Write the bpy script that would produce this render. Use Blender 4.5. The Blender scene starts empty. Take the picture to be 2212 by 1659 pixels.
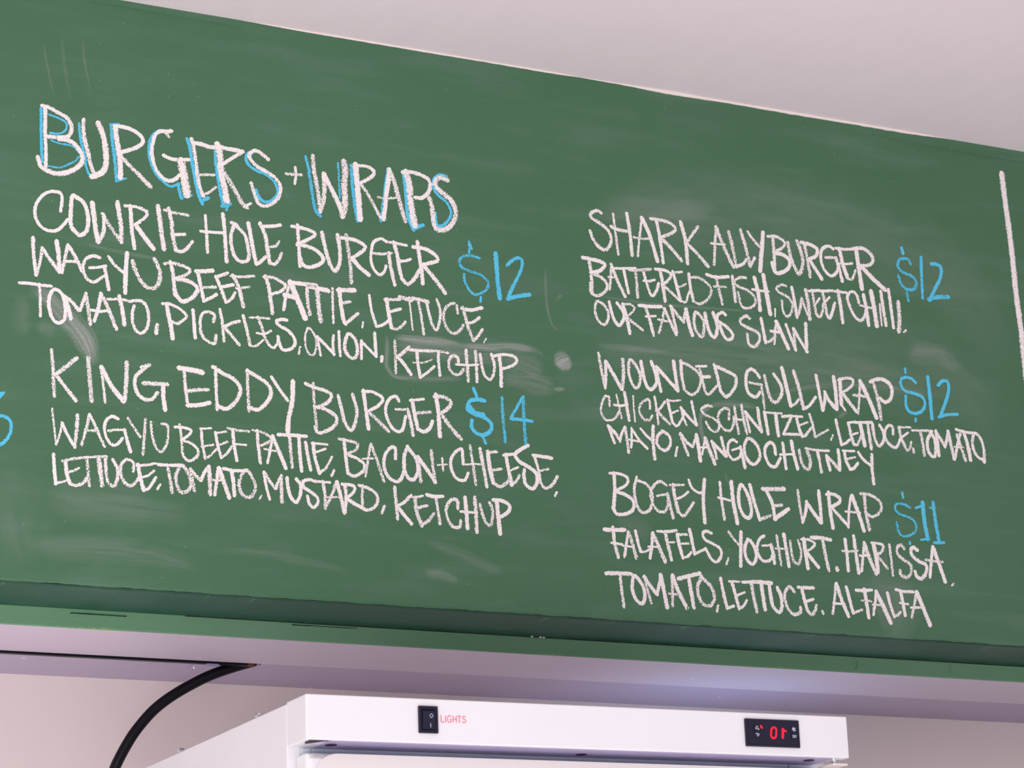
import bpy, bmesh, math, random
from mathutils import Vector, Matrix, noise
random.seed(7)
scene = bpy.context.scene
col = scene.collection

# ------------------------------------------------------------------ camera
CAM = Vector((0.0, -3.3, 1.55))
RIGHT = Vector((0.888192, -0.457945, -0.037431))
DOWN = Vector((0.095888, 0.264414, -0.959631))
FWD = Vector((0.449355, 0.848747, 0.278762))
cd = bpy.data.cameras.new('camera')
cd.sensor_fit = 'HORIZONTAL'; cd.sensor_width = 36.0
cd.lens = 5800.0 / 2212.0 * 36.0
cd.dof.use_dof = True
cd.dof.focus_distance = 3.85
cd.dof.aperture_fstop = 14.0
cd.clip_start = 0.05
cam = bpy.data.objects.new('camera', cd); col.objects.link(cam)
m = Matrix.Identity(4)
for i in range(3):
    m[i][0] = RIGHT[i]; m[i][1] = -DOWN[i]; m[i][2] = -FWD[i]; m[i][3] = CAM[i]
cam.matrix_world = m
scene.camera = cam

# ------------------------------------------------------------------ light
w = bpy.data.worlds.new('daylight'); scene.world = w; w.use_nodes = True
bg = w.node_tree.nodes['Background']
bg.inputs[0].default_value = (0.90, 0.88, 1.0, 1); bg.inputs[1].default_value = 0.33

def area(name, loc, target, sx, sy, power, color):
    l = bpy.data.lights.new(name, 'AREA'); l.shape = 'RECTANGLE'; l.size = sx; l.size_y = sy
    l.energy = power; l.color = color
    o = bpy.data.objects.new(name, l); col.objects.link(o); o.location = loc
    o.rotation_euler = (Vector(target) - Vector(loc)).to_track_quat('-Z', 'Y').to_euler()
    return o
area('serving_window_daylight', (-1.05, -3.1, 1.0), (1.8, 0.3, 2.2), 2.2, 1.2, 62, (1.0, 0.965, 0.95))

area('added_blue_uplight', (2.30, 0.33, 2.09), (2.30, 0.33, 3), 0.30, 0.10, 0.22, (0.36, 0.60, 1.0))  # unseen lamp added to tint the soffit blue
area('added_wall_fill', (2.35, 0.33, 1.98), (2.35, 0.53, 1.85), 1.9, 0.04, 2.3, (1.0, 0.94, 0.93))  # unseen fill lamp added to brighten the wall strip
sl = bpy.data.lights.new('sun', 'SUN'); sl.energy = 7.5; sl.angle = 0.02; sl.color = (1.0, 0.95, 0.94)
so = bpy.data.objects.new('sun', sl); col.objects.link(so)
so.rotation_euler = Vector((0.35, 0.62, -1.0)).to_track_quat('-Z', 'Y').to_euler()

vs = scene.view_settings
scene.display_settings.display_device = 'sRGB'
vs.view_transform = 'Standard'; vs.look = 'None'; vs.gamma = 1.0; vs.use_curve_mapping = False
vs.exposure = 0.14

# ------------------------------------------------------------------ materials
def lin(r, g, b):
    f = lambda c: c / 12.92 if c <= 0.04045 else ((c + 0.055) / 1.055) ** 2.4
    return (f(r / 255), f(g / 255), f(b / 255), 1)

class NT:
    def __init__(s, name):
        s.m = bpy.data.materials.new(name); s.m.use_nodes = True
        s.t = s.m.node_tree; s.p = s.t.nodes['Principled BSDF']; s.out = s.t.nodes['Material Output']
    def n(s, kind, **kw):
        x = s.t.nodes.new(kind)
        for k, v in kw.items():
            if k.startswith('i_'): x.inputs[k[2:].replace('_', ' ')].default_value = v
            else: setattr(x, k, v)
        return x
    def l(s, a, b): s.t.links.new(a, b)
    def math(s, op, a, b, clamp=False):
        x = s.t.nodes.new('ShaderNodeMath'); x.operation = op; x.use_clamp = clamp
        for i, v in enumerate((a, b)):
            if isinstance(v, (int, float)): x.inputs[i].default_value = v
            elif v is not None: s.l(v, x.inputs[i])
        return x.outputs[0]
    def noise(s, scale, detail=2.0, rough=0.5, vec=None, dist=0.0):
        x = s.t.nodes.new('ShaderNodeTexNoise')
        x.inputs['Scale'].default_value = scale; x.inputs['Detail'].default_value = detail
        x.inputs['Roughness'].default_value = rough; x.inputs['Distortion'].default_value = dist
        if vec is None:
            vec = s.coord()
        s.l(vec, x.inputs['Vector'])
        return x.outputs['Fac']
    def coord(s, scale=None):
        tc = s.t.nodes.new('ShaderNodeTexCoord'); o = tc.outputs['Object']
        if scale:
            mp = s.t.nodes.new('ShaderNodeMapping'); mp.inputs['Scale'].default_value = scale
            s.l(o, mp.inputs['Vector']); o = mp.outputs['Vector']
        return o
    def ramp(s, fac, stops):
        x = s.t.nodes.new('ShaderNodeValToRGB'); e = x.color_ramp.elements
        while len(e) < len(stops): e.new(0.5)
        for i, (p, c) in enumerate(stops):
            e[i].position = p; e[i].color = c if len(c) == 4 else (*c, 1)
        s.l(fac, x.inputs['Fac']); return x.outputs['Color']
    def mix(s, fac, a, b, mode='MIX'):
        x = s.t.nodes.new('ShaderNodeMix'); x.data_type = 'RGBA'; x.blend_type = mode
        for sock, v in ((x.inputs[0], fac), (x.inputs[6], a), (x.inputs[7], b)):
            if isinstance(v, (int, float)): sock.default_value = v
            elif isinstance(v, tuple): sock.default_value = v
            else: s.l(v, sock)
        return x.outputs[2]
    def bump(s, h, strength, dist):
        b = s.t.nodes.new('ShaderNodeBump'); b.inputs['Strength'].default_value = strength
        b.inputs['Distance'].default_value = dist
        s.l(h, b.inputs['Height']); s.l(b.outputs['Normal'], s.p.inputs['Normal'])

def plain(name, c, rough=0.5, metal=0.0, bump=0.0, bscale=60, spec=0.5, var=0.04):
    t = NT(name)
    nz = t.noise(bscale, 3, 0.6)
    k = t.ramp(nz, [(0.3, (1 - var,) * 3), (0.7, (1 + var,) * 3)])
    t.l(t.mix(1.0, c, k, 'MULTIPLY'), t.p.inputs['Base Color'])
    t.p.inputs['Roughness'].default_value = rough; t.p.inputs['Metallic'].default_value = metal
    t.p.inputs['Specular IOR Level'].default_value = spec
    if bump: t.bump(nz, 0.5, bump)
    return t.m

def specks(t, scale, thresh):
    v = t.t.nodes.new('ShaderNodeTexVoronoi'); v.inputs['Scale'].default_value = scale
    t.l(t.coord(), v.inputs['Vector'])
    sep = t.t.nodes.new('ShaderNodeSeparateColor'); t.l(v.outputs['Color'], sep.inputs[0])
    near = t.math('LESS_THAN', v.outputs['Distance'], 0.09)
    pick = t.math('GREATER_THAN', sep.outputs[0], thresh)
    return t.math('MULTIPLY', near, pick)

def board_paint(name, base, speck=True, lime=False):
    t = NT(name)
    big = t.noise(2.2, 3, 0.55)
    streak = t.noise(1.0, 4, 0.6, vec=t.coord((4, 4, 26)))
    fine = t.noise(420, 2, 0.6)
    c = t.mix(t.ramp(big, [(0.3, (0, 0, 0)), (0.75, (1, 1, 1))]), base, tuple(x * y for x, y in zip(base, (1.18, 1.07, 1.22, 1))))
    c = t.mix(t.math('MULTIPLY', t.ramp(streak, [(0.5, (0, 0, 0)), (0.8, (1, 1, 1))]), 0.16), c, lin(150, 170, 165))
    c = t.mix(t.math('MULTIPLY', t.ramp(fine, [(0.35, (1, 1, 1)), (0.65, (0, 0, 0))]), 0.16), c, tuple(x * 0.62 for x in base[:3]) + (1,))
    if speck:
        s = t.math('ADD', specks(t, 90, 0.96), specks(t, 200, 0.965))
        c = t.mix(t.math('MULTIPLY', s, 0.55, True), c, lin(150, 175, 150))
    if lime:
        sep = t.t.nodes.new('ShaderNodeSeparateXYZ'); t.l(t.coord(), sep.inputs[0])
        lowv = t.math('LESS_THAN', sep.outputs[2], 0.0022)
        pat = t.ramp(t.noise(7, 1, 0.5), [(0.55, (0, 0, 0)), (0.62, (1, 1, 1))])
        pat2 = t.ramp(t.noise(240, 3, 0.7), [(0.5, (0, 0, 0)), (0.56, (1, 1, 1))])
        c = t.mix(t.math('MULTIPLY', t.math('MULTIPLY', lowv, pat), t.math('MULTIPLY', pat2, 0.8)), c, lin(150, 190, 80))
    t.l(c, t.p.inputs['Base Color'])
    t.p.inputs['Roughness'].default_value = 0.55; t.p.inputs['Specular IOR Level'].default_value = 0.35
    h = t.math('ADD', t.math('MULTIPLY', t.noise(1.0, 5, 0.6, vec=t.coord((30, 200, 320))), 0.7), t.math('MULTIPLY', t.noise(300, 2, 0.5), 0.3))
    t.bump(h, 0.35, 0.0012)
    return t.m

GREEN = lin(69, 111, 79)
M = {}
M['board'] = board_paint('green_chalkboard_paint', GREEN)
M['rail'] = board_paint('green_rail_paint', lin(106, 151, 114), lime=True)
M['shaded_green'] = board_paint('green_underside_painted_shade', lin(46, 90, 70), speck=True)  # board green made darker to carry the shade of the underside
M['shaded_green'].node_tree.nodes['Principled BSDF'].inputs['Specular IOR Level'].default_value = 0.1

def chalk(name, c, thresh=0.5):
    t = NT(name)
    uv = t.t.nodes.new('ShaderNodeUVMap'); sp = t.t.nodes.new('ShaderNodeSeparateXYZ'); t.l(uv.outputs[0], sp.inputs[0])
    v = t.math('ABSOLUTE', sp.outputs[0], None)
    v4 = t.math('POWER', v, 3.2)
    n1 = t.noise(760, 2, 0.55)
    n2 = t.noise(1.0, 2, 0.6, vec=t.coord((900, 420, 420)))
    nn = t.math('ADD', t.math('MULTIPLY', n1, 0.6), t.math('MULTIPLY', n2, 0.4))
    # density in uv.y: how hard the stick was pressed
    k = t.math('ADD', nn, t.math('MULTIPLY', sp.outputs[1], 0.25))
    k = t.math('SUBTRACT', k, t.math('MULTIPLY', v4, 0.27))
    a = t.ramp(k, [(thresh + 0.025, (0, 0, 0)), (thresh + 0.06, (1, 1, 1))])
    cc = t.mix(t.ramp(t.noise(300, 2, 0.6), [(0.3, (0, 0, 0)), (0.7, (1, 1, 1))]), c, tuple(x * 0.9 for x in c[:3]) + (1,))
    t.l(cc, t.p.inputs['Base Color']); t.p.inputs['Roughness'].default_value = 1.0
    t.p.inputs['Specular IOR Level'].default_value = 0.0
    t.bump(n1, 0.4, 0.0004)
    tr = t.t.nodes.new('ShaderNodeBsdfTransparent'); mx = t.t.nodes.new('ShaderNodeMixShader')
    t.l(a, mx.inputs[0]); t.l(tr.outputs[0], mx.inputs[1]); t.l(t.p.outputs[0], mx.inputs[2]); t.l(mx.outputs[0], t.out.inputs['Surface'])
    return t.m
M['white'] = chalk('white_chalk', (0.95, 0.88, 0.87, 1))
M['blue'] = chalk('blue_chalk', lin(98, 203, 236))

def smudge_mat():
    t = NT('rubbed_chalk_dust')
    uv = t.t.nodes.new('ShaderNodeUVMap'); sp = t.t.nodes.new('ShaderNodeSeparateXYZ'); t.l(uv.outputs[0], sp.inputs[0])
    uv2 = t.n('ShaderNodeUVMap', uv_map='along'); sp2 = t.t.nodes.new('ShaderNodeSeparateXYZ'); t.l(uv2.outputs[0], sp2.inputs[0])
    v = t.math('ABSOLUTE', sp.outputs[0], None)
    prof = t.math('SUBTRACT', 1.0, t.math('POWER', v, 1.3), True)
    comb = t.t.nodes.new('ShaderNodeCombineXYZ')
    t.l(t.math('MULTIPLY', sp.outputs[0], 5.5), comb.inputs[0]); t.l(t.math('MULTIPLY', sp2.outputs[0], 1.1), comb.inputs[1])
    t.l(sp2.outputs[1], comb.inputs[2])
    st = t.noise(1.0, 4, 0.65, vec=comb.outputs[0])
    st = t.ramp(st, [(0.32, (0.15,) * 3), (0.66, (1.0,) * 3)])
    gr = t.ramp(t.noise(500, 2, 0.6), [(0.35, (0.55,) * 3), (0.65, (1.0,) * 3)])
    a = t.math('MULTIPLY', t.math('MULTIPLY', t.math('MULTIPLY', prof, st), gr), sp.outputs[1])
    t.p.inputs['Base Color'].default_value = (0.80, 0.76, 0.78, 1); t.p.inputs['Roughness'].default_value = 1
    t.p.inputs['Specular IOR Level'].default_value = 0
    tr = t.t.nodes.new('ShaderNodeBsdfTransparent'); mx = t.t.nodes.new('ShaderNodeMixShader')
    t.l(a, mx.inputs[0]); t.l(tr.outputs[0], mx.inputs[1]); t.l(t.p.outputs[0], mx.inputs[2]); t.l(mx.outputs[0], t.out.inputs['Surface'])
    return t.m
M['smudge'] = smudge_mat()

def wall_paint(name, c, rough, bump, speck=0.0, spec=0.5, stretch=(8, 8, 60)):
    t = NT(name)
    n1 = t.noise(1.0, 4, 0.6, vec=t.coord(stretch)); n2 = t.noise(260, 2, 0.5)
    k = t.ramp(n1, [(0.3, (0.985,) * 3), (0.7, (1.015,) * 3)])
    cc = t.mix(1.0, c, k, 'MULTIPLY')
    if speck:
        s = t.math('ADD', specks(t, 26, 0.95), specks(t, 60, 0.985))
        cc = t.mix(t.math('MULTIPLY', s, speck, True), cc, (0.95, 0.92, 0.92, 1))
    t.l(cc, t.p.inputs['Base Color']); t.p.inputs['Roughness'].default_value = rough
    t.p.inputs['Specular IOR Level'].default_value = spec
    t.bump(t.math('ADD', t.math('MULTIPLY', n1, 0.6), t.math('MULTIPLY', n2, 0.4)), 0.25, bump)
    return t.m
M['ceiling'] = wall_paint('ceiling_paint', lin(238, 225, 231), 0.5, 0.0006, 0.5, 0.3, (26, 9, 9))
M['wall'] = wall_paint('wall_paint', lin(232, 218, 216), 0.6, 0.0004, 0, 0.3, (2, 2, 2))
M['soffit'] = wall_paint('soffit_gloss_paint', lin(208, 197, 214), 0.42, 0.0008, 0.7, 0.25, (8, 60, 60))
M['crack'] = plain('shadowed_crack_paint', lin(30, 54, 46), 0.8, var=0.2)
M['dark_edge'] = plain('dark_green_edge', lin(50, 88, 72), 0.7, bscale=200, var=0.3, spec=0.1)  # darker green of the ragged strip below the front edge
M['soffit_rear'] = wall_paint('rear_soffit_painted_shade', lin(184, 172, 196), 0.45, 0.0008, 0.7, 0.25, (8, 60, 60))  # soffit paint darkened in colour for the shade on the rear board
M['caulk'] = plain('white_caulk', lin(238, 224, 220), 0.5, var=0.03)
M['floor'] = plain('concrete_floor', (0.50, 0.49, 0.50, 1), 0.8, bump=0.002, bscale=6, var=0.15)
M['fridge'] = plain('white_enamel', (0.82, 0.81, 0.845, 1), 0.35, bump=0.0002, bscale=9, var=0.015)
M['flange'] = plain('flange_painted_shade', (0.38, 0.33, 0.52, 1), 0.4, var=0.03)  # white sheet coloured lilac grey to hold the shade under the header
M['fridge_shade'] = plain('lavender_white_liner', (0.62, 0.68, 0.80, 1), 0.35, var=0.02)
M['pane'] = plain('door_panel_gloss', (0.80, 0.74, 0.73, 1), 0.2, var=0.01)
M['gasket'] = plain('gasket_plastic', lin(190, 160, 175), 0.6)
M['black_plastic'] = plain('black_plastic', (0.010, 0.008, 0.022, 1), 0.35, var=0.1)
M['rocker'] = plain('rocker_plastic', (0.013, 0.011, 0.03, 1), 0.3, var=0.1)
M['cable'] = plain('black_cable_sheath', (0.0025, 0.0025, 0.006, 1), 0.42, var=0.1, spec=0.25)
M['chrome'] = plain('chrome', (0.85, 0.85, 0.88, 1), 0.15, metal=1.0)
M['dark_metal'] = plain('dark_screw_metal', (0.05, 0.015, 0.05, 1), 0.5, metal=0.3)
M['clip'] = plain('milky_clip_plastic', lin(168, 160, 200), 0.3)
M['brown'] = plain('brown_timber_edge', lin(96, 50, 40), 0.7, bump=0.001, bscale=200, var=0.3)
M['red'] = plain('red_print', lin(240, 96, 128), 0.5)
M['grey'] = plain('pale_grey_print', lin(196, 204, 226), 0.5)
def led():
    t = NT('red_led'); t.p.inputs['Base Color'].default_value = (0.3, 0, 0.01, 1)
    t.p.inputs['Emission Color'].default_value = (1.0, 0.008, 0.03, 1); t.p.inputs['Emission Strength'].default_value = 1.1
    return t.m
M['led'] = led()

# ------------------------------------------------------------------ builders
def link(o, parent=None, **props):
    col.objects.link(o)
    if parent: o.parent = parent
    for k, v in props.items(): o[k] = v
    return o
def mesh_obj(name, verts, faces, mat, parent=None, smooth=False, **props):
    me = bpy.data.meshes.new(name); me.from_pydata(verts, [], faces); me.materials.append(mat)
    if smooth:
        for p in me.polygons: p.use_smooth = True
    me.update()
    return link(bpy.data.objects.new(name, me), parent, **props)
def bm_obj(name, bm, mat, parent=None, smooth=False, **props):
    me = bpy.data.meshes.new(name); bmesh.ops.recalc_face_normals(bm, faces=bm.faces); bm.to_mesh(me); bm.free()
    me.materials.append(mat)
    if smooth:
        for p in me.polygons: p.use_smooth = True
    return link(bpy.data.objects.new(name, me), parent, **props)
def box_bm(bm, x0, x1, y0, y1, z0, z1, bev=0.0, seg=2):
    r = bmesh.ops.create_cube(bm, size=1.0)
    for v in r['verts']:
        v.co = Vector((x0 + (v.co.x + .5) * (x1 - x0), y0 + (v.co.y + .5) * (y1 - y0), z0 + (v.co.z + .5) * (z1 - z0)))
    if bev:
        es = list({e for v in r['verts'] for e in v.link_edges})
        bmesh.ops.bevel(bm, geom=es, offset=bev, segments=seg, affect='EDGES', profile=0.5)
def box(name, x0, x1, y0, y1, z0, z1, mat, parent=None, bev=0.0, **props):
    bm = bmesh.new(); box_bm(bm, x0, x1, y0, y1, z0, z1, bev)
    return bm_obj(name, bm, mat, parent, **props)
def empty(name, loc, rz=0.0, **props):
    o = bpy.data.objects.new(name, None); o.empty_display_size = 0.1; o.location = loc; o.rotation_euler = (0, 0, rz)
    return link(o, None, **props)

def extrude_x(name, x0, x1, n, prof, mat, parent=None, jitter=0.0, jset=(), closed=True, seed=0, jy=0.4, **props):
    """A long profile (y, z points) run along x, the points in jset wandering like hand-brushed paint edges."""
    vs, fs = [], []; k = len(prof)
    for i in range(n + 1):
        x = x0 + (x1 - x0) * i / n
        for j, (y, z) in enumerate(prof):
            dz = 0
            if j in jset:
                dz = jitter * (noise.noise(Vector((x * 22, j * 3.1 + seed, 0))) + 0.7 * noise.noise(Vector((x * 90, j * 5.7 + seed, 3))) + 0.35 * noise.noise(Vector((x * 300, j * 5.7, seed))))
            vs.append((x, y + dz * jy, z + (dz if jy < 1 else 0)))
    for i in range(n):
        for j in range(k if closed else k - 1):
            a = i * k + j; b = i * k + (j + 1) % k
            fs.append((a, b, b + k, a + k))
    if closed:
        fs.append(tuple(range(k))[::-1]); fs.append(tuple(n * k + q for q in range(k)))
    return mesh_obj(name, vs, fs, mat, parent, **props)

def catmull(p, step):
    if len(p) < 3: pts = p
    else:
        q = [p[0] * 2 - p[1]] + p + [p[-1] * 2 - p[-2]]
        if (p[0] - p[-1]).length < 1e-5: q[0] = p[-2]; q[-1] = p[1]
        pts = []
        for i in range(1, len(q) - 2):
            for t in [j / 8 for j in range(8)]:
                a, b, c, d = q[i - 1], q[i], q[i + 1], q[i + 2]
                pts.append(0.5 * ((2 * b) + (c - a) * t + (2 * a - 5 * b + 4 * c - d) * t * t + (3 * b - a - 3 * c + d) * t ** 3))
        pts.append(p[-1])
    out = [pts[0]]
    for a, b in zip(pts, pts[1:]):
        n = max(1, int(round((b - a).length / step)))
        if (b - a).length < step * 0.35 and b is not pts[-1] : continue
        for j in range(1, n + 1): out.append(out[-1] * 0 + a.lerp(b, j / n))
    return out
def split_sharp(p, ang=48):
    runs = [[p[0]]]
    for i in range(1, len(p)):
        runs[-1].append(p[i])
        if i < len(p) - 1:
            a = p[i] - p[i - 1]; b = p[i + 1] - p[i]
            if a.length > 1e-6 and b.length > 1e-6 and math.degrees(a.angle(b)) > ang: runs.append([p[i]])
    return runs

class Ribbon:
    """Flat strokes lying on a vertical face, each with its own tiny height of chalk."""
    def __init__(s): s.v = []; s.f = []; s.uv = []; s.al = []
    def stroke(s, pts, w, y, dens=0.5, step=0.0025, wob=0.07, caps=True, taper=False):
        pts = catmull([Vector(p) for p in pts], step)
        if len(pts) < 2: return
        cum = [0]
        for a, b in zip(pts, pts[1:]): cum.append(cum[-1] + (b - a).length)
        n = len(pts); r = w / 2; sec = []
        sd = random.random() * 100
        def dirat(i):
            d = pts[min(n - 1, i + 1)] - pts[max(0, i - 1)]
            return d.normalized() if d.length > 1e-9 else Vector((1, 0))
        if caps:
            d = dirat(0)
            for th in (80, 55, 28): sec.append((pts[0] - d * r * 0.85 * math.sin(math.radians(th)), d, r * math.cos(math.radians(th)), 0))
        for i in range(n):
            k = 1 + wob * 2 * noise.noise(Vector((cum[i] * 60, sd, 0)))
            if taper:
                u = cum[i] / max(1e-6, cum[-1]); k *= 0.45 + 0.55 * math.sin(math.pi * u) ** 0.6
            sec.append((pts[i], dirat(i), r * k, cum[i]))
        if caps:
            d = dirat(n - 1)
            for th in (28, 55, 80): sec.append((pts[-1] + d * r * 0.85 * math.sin(math.radians(th)), d, r * math.cos(math.radians(th)), cum[-1]))
        base = len(s.v)
        for c, d, h, u in sec:
            nrm = Vector((-d.y, d.x))
            yy = y - 0.0001 * min(1.0, u * 3) - 0.00000005 * len(s.v)
            dd = dens
            if taper: dd = dens * min(1.0, 1.7 * math.sin(math.pi * min(1, max(0, u / max(1e-6, cum[-1])))) ** 0.8)
            for k in (-1, 0, 1):
                q = c + nrm * h * k; s.v.append((q.x, yy, q.y)); s.uv.append((k, dd)); s.al.append((u * 10, sd))
        for i in range(len(sec) - 1):
            for k in (0, 1):
                a = base + i * 3 + k; s.f.append((a, a + 1, a + 4, a + 3))
    def build(s, name, mat, parent, **props):
        me = bpy.data.meshes.new(name); me.from_pydata(s.v, [], s.f); me.materials.append(mat)
        l1 = me.uv_layers.new(name='UVMap'); l2 = me.uv_layers.new(name='along')
        for lp in me.loops:
            l1.data[lp.index].uv = s.uv[lp.vertex_index]; l2.data[lp.index].uv = s.al[lp.vertex_index]
        l1.active_render = True
        return link(bpy.data.objects.new(name, me), parent, **props)

def tube(name, pts, r, mat, parent=None, seg=16, flat=1.0, **props):
    vs, fs = [], []; n = len(pts); pts = [Vector(p) for p in pts]; rr = r if isinstance(r, list) else [r] * n
    for i, p in enumerate(pts):
        d = (pts[min(n - 1, i + 1)] - pts[max(0, i - 1)]).normalized()
        up = Vector((0, 1, 0)) if abs(d.y) < 0.9 else Vector((1, 0, 0))
        a = d.cross(up).normalized(); b = a.cross(d).normalized()
        for k in range(seg):
            t = 2 * math.pi * k / seg; vs.append(p + (a * math.cos(t) * flat + b * math.sin(t)) * rr[i])
    for i in range(n - 1):
        for k in range(seg):
            k2 = (k + 1) % seg; fs.append((i * seg + k, i * seg + k2, (i + 1) * seg + k2, (i + 1) * seg + k))
    fs.append(tuple(range(seg))[::-1]); fs.append(tuple((n - 1) * seg + k for k in range(seg)))
    return mesh_obj(name, vs, fs, mat, parent, smooth=True, **props)
def cr3(p, m=6):
    p = [Vector(a) for a in p]; q = [p[0] * 2 - p[1]] + p + [p[-1] * 2 - p[-2]]; out = []
    for i in range(1, len(q) - 2):
        for j in range(m):
            t = j / m; a, b, c, d = q[i - 1:i + 3]
            out.append(0.5 * ((2 * b) + (c - a) * t + (2 * a - 5 * b + 4 * c - d) * t * t + (3 * b - a - 3 * c + d) * t ** 3))
    out.append(p[-1]); return out

# ------------------------------------------------------------------ the room
X0, X1 = -0.6, 4.6
ZC = 3.1343; ZB = 2.2957; Z2 = 2.2705; Z3 = 2.2765; YS = 0.336; YW = 0.540
box('floor', -4.5, 8.0, -8.0, YW, -0.1, 0.0, M['floor'], kind='structure')
box('wall_back', -4.5, 8.0, YW, YW + 0.12, 0.0, 3.3, M['wall'], kind='structure')
box('ceiling', -4.5, 8.0, -2.4, YW, ZC + 0.0003, ZC + 0.1, M['ceiling'], kind='structure', bev=0)
extrude_x('trim_1', X0, X1, 300, [(0.1545, Z2), (YS - .002, Z2), (YS, Z2 + .002), (YS, Z2 + 0.018), (0.1545, Z2 + 0.018)], M['soffit'],
          kind='structure', label='front soffit board, painted glossy off-white, under the green rail')
box('trim_2', X0, X1, YS + 0.0005, YW - 0.0005, Z3, Z3 + 0.012, M['soffit_rear'], kind='structure', label='rear soffit board, set a little higher, next to the wall')

cb = empty('added_shade_cupboard', (2.38, -0.73, 0), label='unseen tall dark cupboard with two doors, added right of the white refrigerator to shade the soffit', category='cupboard')  # unseen cupboard, added to keep floor light off the right soffit
box('shade_cupboard_body', 0, 1.3, 0.022, 1.22, 0.08, 1.60, M['black_plastic'], cb, 0.003)
box('plinth', 0.03, 1.27, 0.05, 1.18, 0.0, 0.079, M['black_plastic'], cb)
for xa in (0.004, 0.652):
    dr = box('door', xa, xa + 0.644, 0.0, 0.0215, 0.085, 1.595, M['rocker'], cb, 0.003)
    hx = xa + (0.60 if xa < 0.1 else 0.04)
    tube('handle', cr3([(hx, 0.0, 0.95), (hx, -0.03, 0.945), (hx, -0.034, 0.85), (hx, -0.03, 0.755), (hx, 0.0, 0.75)], 5), 0.006, M['chrome'], dr)
# caulk bead where the board meets the ceiling
def bead(name, xa, xb, r0, seed, mat):
    n = int((xb - xa) / 0.004); pts = []; rr = []
    for i in range(n + 1):
        x = xa + (xb - xa) * i / n; u = i / n
        pts.append((x, -0.0006, ZC - 0.0002)); k = min(1, u * 5, (1 - u) * 9)
        rr.append(max(0.0002, r0 * k * (0.85 + 0.5 * noise.noise(Vector((x * 9, seed, 0))) + 0.25 * noise.noise(Vector((x * 70, seed, 0))))))
    return tube(name, pts, rr, mat, None, seg=8, kind='structure')
bead('trim_3', 1.335, 1.90, 0.0020, 1.0, M['caulk'])
bead('trim_4', 1.865, 2.57, 0.0032, 5.0, M['caulk'])

# ------------------------------------------------------------------ the chalkboard
board = empty('chalkboard', (1.8, 0, Z2), label='long green painted chalkboard with the handwritten burger and wrap menu, above the white refrigerator', category='chalkboard')
inv = Matrix.Translation((-1.8, 0, -Z2))
def onboard(o):
    o.data.transform(inv); return o
top = ZC
onboard(extrude_x('board_panel', X0, X1, 1500, [(0, top), (0, ZB + 0.0035), (0.0016, ZB + 0.0002), (0.10, ZB), (0.1495, ZB), (0.1495, top)], M['board'], board,
                  jitter=0.0011, jset=(1, 2), seed=2, jy=0.0))
onboard(extrude_x('board_underside', X0, X1, 900, [(0.0045, ZB - 0.0004), (0.1462, ZB - 0.0004), (0.1466, ZB + 0.0002), (0.0045, ZB + 0.0001)], M['shaded_green'], board,
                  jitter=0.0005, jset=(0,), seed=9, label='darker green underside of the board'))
onboard(extrude_x('bottom_rail', X0, X1, 1200, [(0.1502, ZB + 0.02), (0.1502, Z2 + 0.001), (0.1508, Z2 - 0.0006), (0.1540, Z2 - 0.0004), (0.1540, ZB + 0.02)], M['rail'], board,
                  jitter=0.0006, jset=(2,), seed=4, label='lower green rail with lime paint showing at its edge'))
onboard(extrude_x('paint_crack', 1.30, X1, 1500, [(0.1440, ZB - 0.0009), (0.1500, ZB - 0.0009), (0.1500, ZB - 0.0004), (0.1440, ZB - 0.0004)], M['crack'], board,
                  jitter=0.0005, jset=(0, 3), seed=30, jy=16, label='dark crack where the underside meets the lower rail'))
onboard(extrude_x('paint_crack', X0, X1, 1800, [(0.0012, ZB - 0.0009), (0.0100, ZB - 0.0009), (0.0100, ZB - 0.0004), (0.0012, ZB - 0.0004)], M['dark_edge'], board,
                  jitter=0.0005, jset=(1, 2), seed=41, jy=9, label='dark ragged line under the front edge'))
onboard(extrude_x('paint_crack', 1.135, 1.215, 60, [(0.1490, ZB - 0.0050), (0.1501, ZB - 0.0050), (0.1501, ZB - 0.0064), (0.1490, ZB - 0.0064)], M['crack'], board, jitter=0.0006, jset=(0, 1, 2, 3), seed=50))
onboard(extrude_x('paint_crack', 1.46, 1.56, 60, [(0.1490, ZB - 0.0030), (0.1501, ZB - 0.0030), (0.1501, ZB - 0.0040), (0.1490, ZB - 0.0040)], M['crack'], board, jitter=0.0008, jset=(0, 1, 2, 3), seed=51))
for x, y in ((1.838, 0.1395), (1.853, 0.141), (1.859, 0.142)):
    b = bmesh.new(); bmesh.ops.create_icosphere(b, subdivisions=2, radius=0.0019)
    for v in b.verts: v.co = Vector((v.co.x * 1.3, v.co.y, v.co.z * 0.8)) * (0.8 + 0.4 * noise.noise(v.co * 900)) + Vector((x - 1.8, y, ZB - 0.0016 - Z2))
    bm_obj('paint_chip', b, M['caulk'], board, label='white chip stuck to the underside')
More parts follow.
